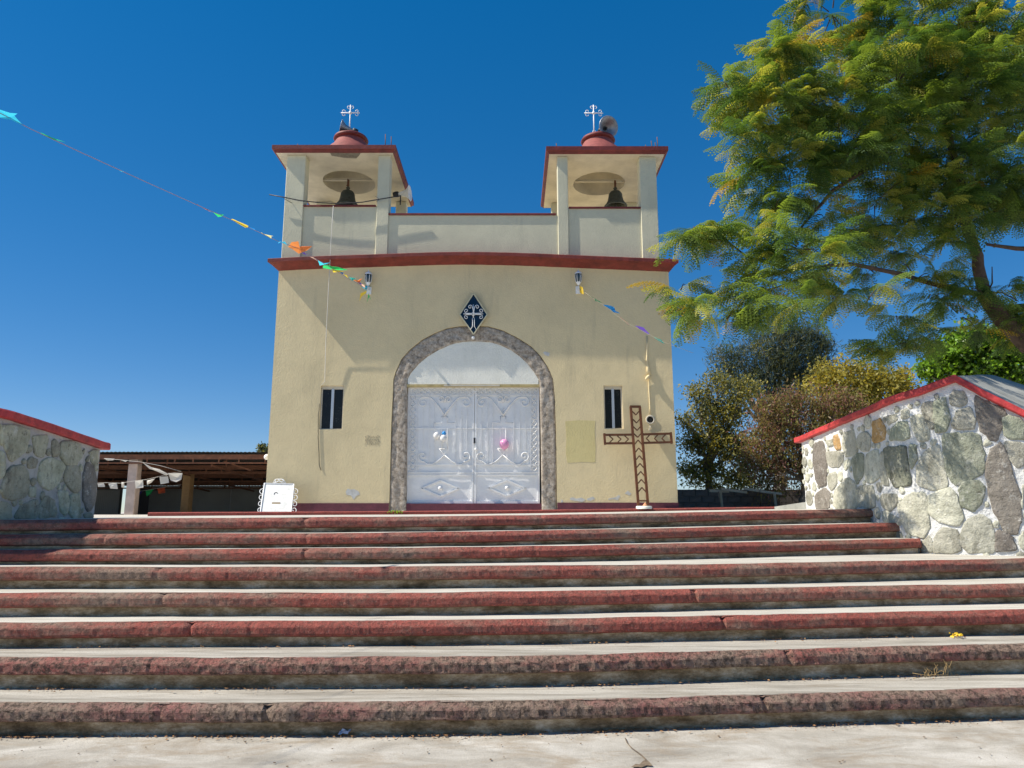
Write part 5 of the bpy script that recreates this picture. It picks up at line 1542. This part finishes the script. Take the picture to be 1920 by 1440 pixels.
far_tree('distant_tree','small dark treetop just showing over the shed roof beside the church',(at(499,900,45).x,45,1.3),[(499,843,45,7),(494,838,45,5),(488,842,45,4),(503,846,45,8)],.15,[M['needle'],M['olive']],[.6,.4],M['barkgrey'],n_per=900,size=.22,aspect=.5,clump=.12,per=10,seed=7)
# ------------------------------------------------------------------ litter and small things
def litter(name,kfoot,n,seed,label):
    g_=random.Random(seed); m=MB()
    for _ in range(n):
        x=g_.gauss(g_.choice([-1.7,-.4,.6,2.0,2.9,-3.0]),g_.choice([.12,.4,.9]))
        yb=SY[kfoot](x)-.008-abs(g_.gauss(0,g_.choice([.012,.03,.06]))); z=(SZ[kfoot+1](x)+.0065+.006*nz(x*0.8,(kfoot+1)*5.1,3)*0 if kfoot<8 else .006)+.003
        s=g_.uniform(.002,.006); a=g_.random()*6.3; L=g_.uniform(1.2,3.4)
        dx,dy=math.cos(a)*s*L,math.sin(a)*s*L*.6
        m.add([(x-dx,yb-dy,z),(x+dy*.5,yb-dx*.5,z+g_.uniform(.001,.006)),(x+dx,yb+dy,z+g_.uniform(0,.004)),(x-dy*.5,yb+dx*.5,z)],[(0,1,2,3)])
    o=m.build(name,M['litter'],None,fix=False); o['kind']='stuff'; o['label']=label; o['category']='leaf litter'
litter('leaf_litter',8,1800,1,'thin line of orange leaf litter on the pavement at the foot of the lowest step')
litter('leaf_litter',7,900,2,'orange leaf litter along the back of the lowest tread')
litter('leaf_litter',6,600,3,'sparse leaf litter along the back of the second lowest tread')
g_=random.Random(4); m=MB()
for _ in range(150):
    x=g_.uniform(-3.2,3.4); y=4.9-abs(g_.gauss(0,.4))-.25; z=.007; s=g_.uniform(.0012,.0035); a=g_.random()*6.3; L=g_.uniform(1,4); dx,dy=math.cos(a)*s*L,math.sin(a)*s*L
    m.add([(x-dx,y-dy,z),(x+dy*.6,y-dx*.6,z+.003),(x+dx,y+dy,z+.002),(x-dy*.6,y+dx*.6,z)],[(0,1,2,3)])
o=m.build('debris',simple('dark_debris',(.12,.075,.04),.9),None,fix=False); o['kind']='stuff'; o['label']='scattered dark specks of debris on the pavement'; o['category']='debris'
# crack in the pavement
m=MB(); cp=[(1172,1383),(1176,1393),(1184,1402),(1194,1409),(1203,1416),(1211,1424)]
cpt=[atz(x,y,.0085) for x,y in cp]
for i in range(len(cpt)-1): 
    a,b=cpt[i],cpt[i+1]; w0=.003+.002*i/5; d=(b-a).normalized(); s=Vector((-d.y,d.x,0))
    m.add([a+s*w0,a-s*w0,b-s*(w0+.001),b+s*(w0+.001)],[(0,1,2,3)])
hole=[atz(x,y,.0088) for x,y in ((1183,1438),(1192,1432),(1199,1433),(1205,1427),(1212,1424),(1217,1428),(1224,1436),(1212,1435),(1203,1439),(1196,1438))]
m.add(hole,[tuple(range(10))]); 
c=m.build('pavement_crack',simple('crack_fill',(.20,.15,.10),.95,var=.5,vs=40),None); c['kind']='structure'
# yellow flower litter
fl=thing('flower_scrap','wilted yellow flower scrap lying on a tread at the right','flower',atz(1797,1193,SZ[7](2.9)))
fp=atz(1797,1193,.40); g_=random.Random(2); m=MB(); m2=MB()
for i in range(34):
    a=g_.random()*6.3; r=g_.uniform(.0,.045); x=fp.x+r*math.cos(a)*1.3-.01; y=fp.y+r*math.sin(a); z=.385+g_.uniform(.01,.035)
    s=g_.uniform(.008,.016); t=(m2 if r*math.cos(a)>.024 else m); d=Vector((g_.uniform(-1,1),g_.uniform(-1,1),g_.uniform(-.4,1))).normalized()*s; e=d.orthogonal().normalized()*s*.7; p=Vector((x,y,z))
    t.add([p-d,p+e,p+d,p-e],[(0,1,2,3)])
m.build('petals',simple('yellow_petal',(.75,.48,.02),.6),fl,fix=False); m2.build('withered_petals',simple('withered_petal',(.12,.035,.03),.8),fl,fix=False)
# dry sprig on the lowest tread
sp_=thing('dry_sprig','dry straw-coloured weed sprig against the riser at the lower right','weed',atz(1760,1262,.19))
m=MB(); g_=random.Random(6); b0=atz(1712,1272,.197); b1=atz(1800,1266,.20)
for i in range(16):
    t=g_.random(); p=b0.lerp(b1,.25+.6*t); h=g_.uniform(.04,.13)*(.5+t*.6); m.tube([p,p+Vector((g_.uniform(-.01,.03),.01,h*.6)),p+Vector((g_.uniform(-.03,.05),.015,h))],[.0022,.0015,.001],3,caps=False)
m.tube([b0,b0.lerp(b1,.4)+Vector((0,0,.015)),b1],.0025,4); m.tube([b0+Vector((0,0,.035)),b0.lerp(b1,.2)+Vector((0,0,.02)),b0.lerp(b1,.5)],.002,4)
m.build('stems',M['drygrass'],sp_,fix=False)
# crumpled wrapper
wp=atz(646,1377,.01); m=MB(); g_=random.Random(8); P=[]
for i in range(5):
    P.append([(wp.x+(i-2)*.018+g_.uniform(-.006,.006),wp.y+(j-1.5)*.014+g_.uniform(-.005,.005),.012+g_.uniform(0,.028)) for j in range(4)])
m.grid(P,0,smooth=False); tag(m.build('crumpled_wrapper',simple('silvery_wrapper',(.70,.68,.74),.3)),'small crumpled silvery wrapper at the foot of the stairs','litter')
# weeds at the foot of the door surround
wd=thing('weed_tuft','small green weed tuft on the kerb at the left foot of the door surround','weed',at(742,960,14.88))
m=MB(); c0=at(742,960,14.88); g_=random.Random(3)
for i in range(40):
    p=c0+Vector((g_.uniform(-.16,.16),g_.uniform(-.02,.02),g_.uniform(-.03,.02))); d=Vector((g_.uniform(-1,1),g_.uniform(-1,.2),g_.uniform(-.2,1))).normalized()*.035; e=d.orthogonal().normalized()*.014
    m.add([p,p+d*.5+e,p+d,p+d*.5-e],[(0,1,2,3)])
m.build('leaves',M['ficus'],wd,fix=False)
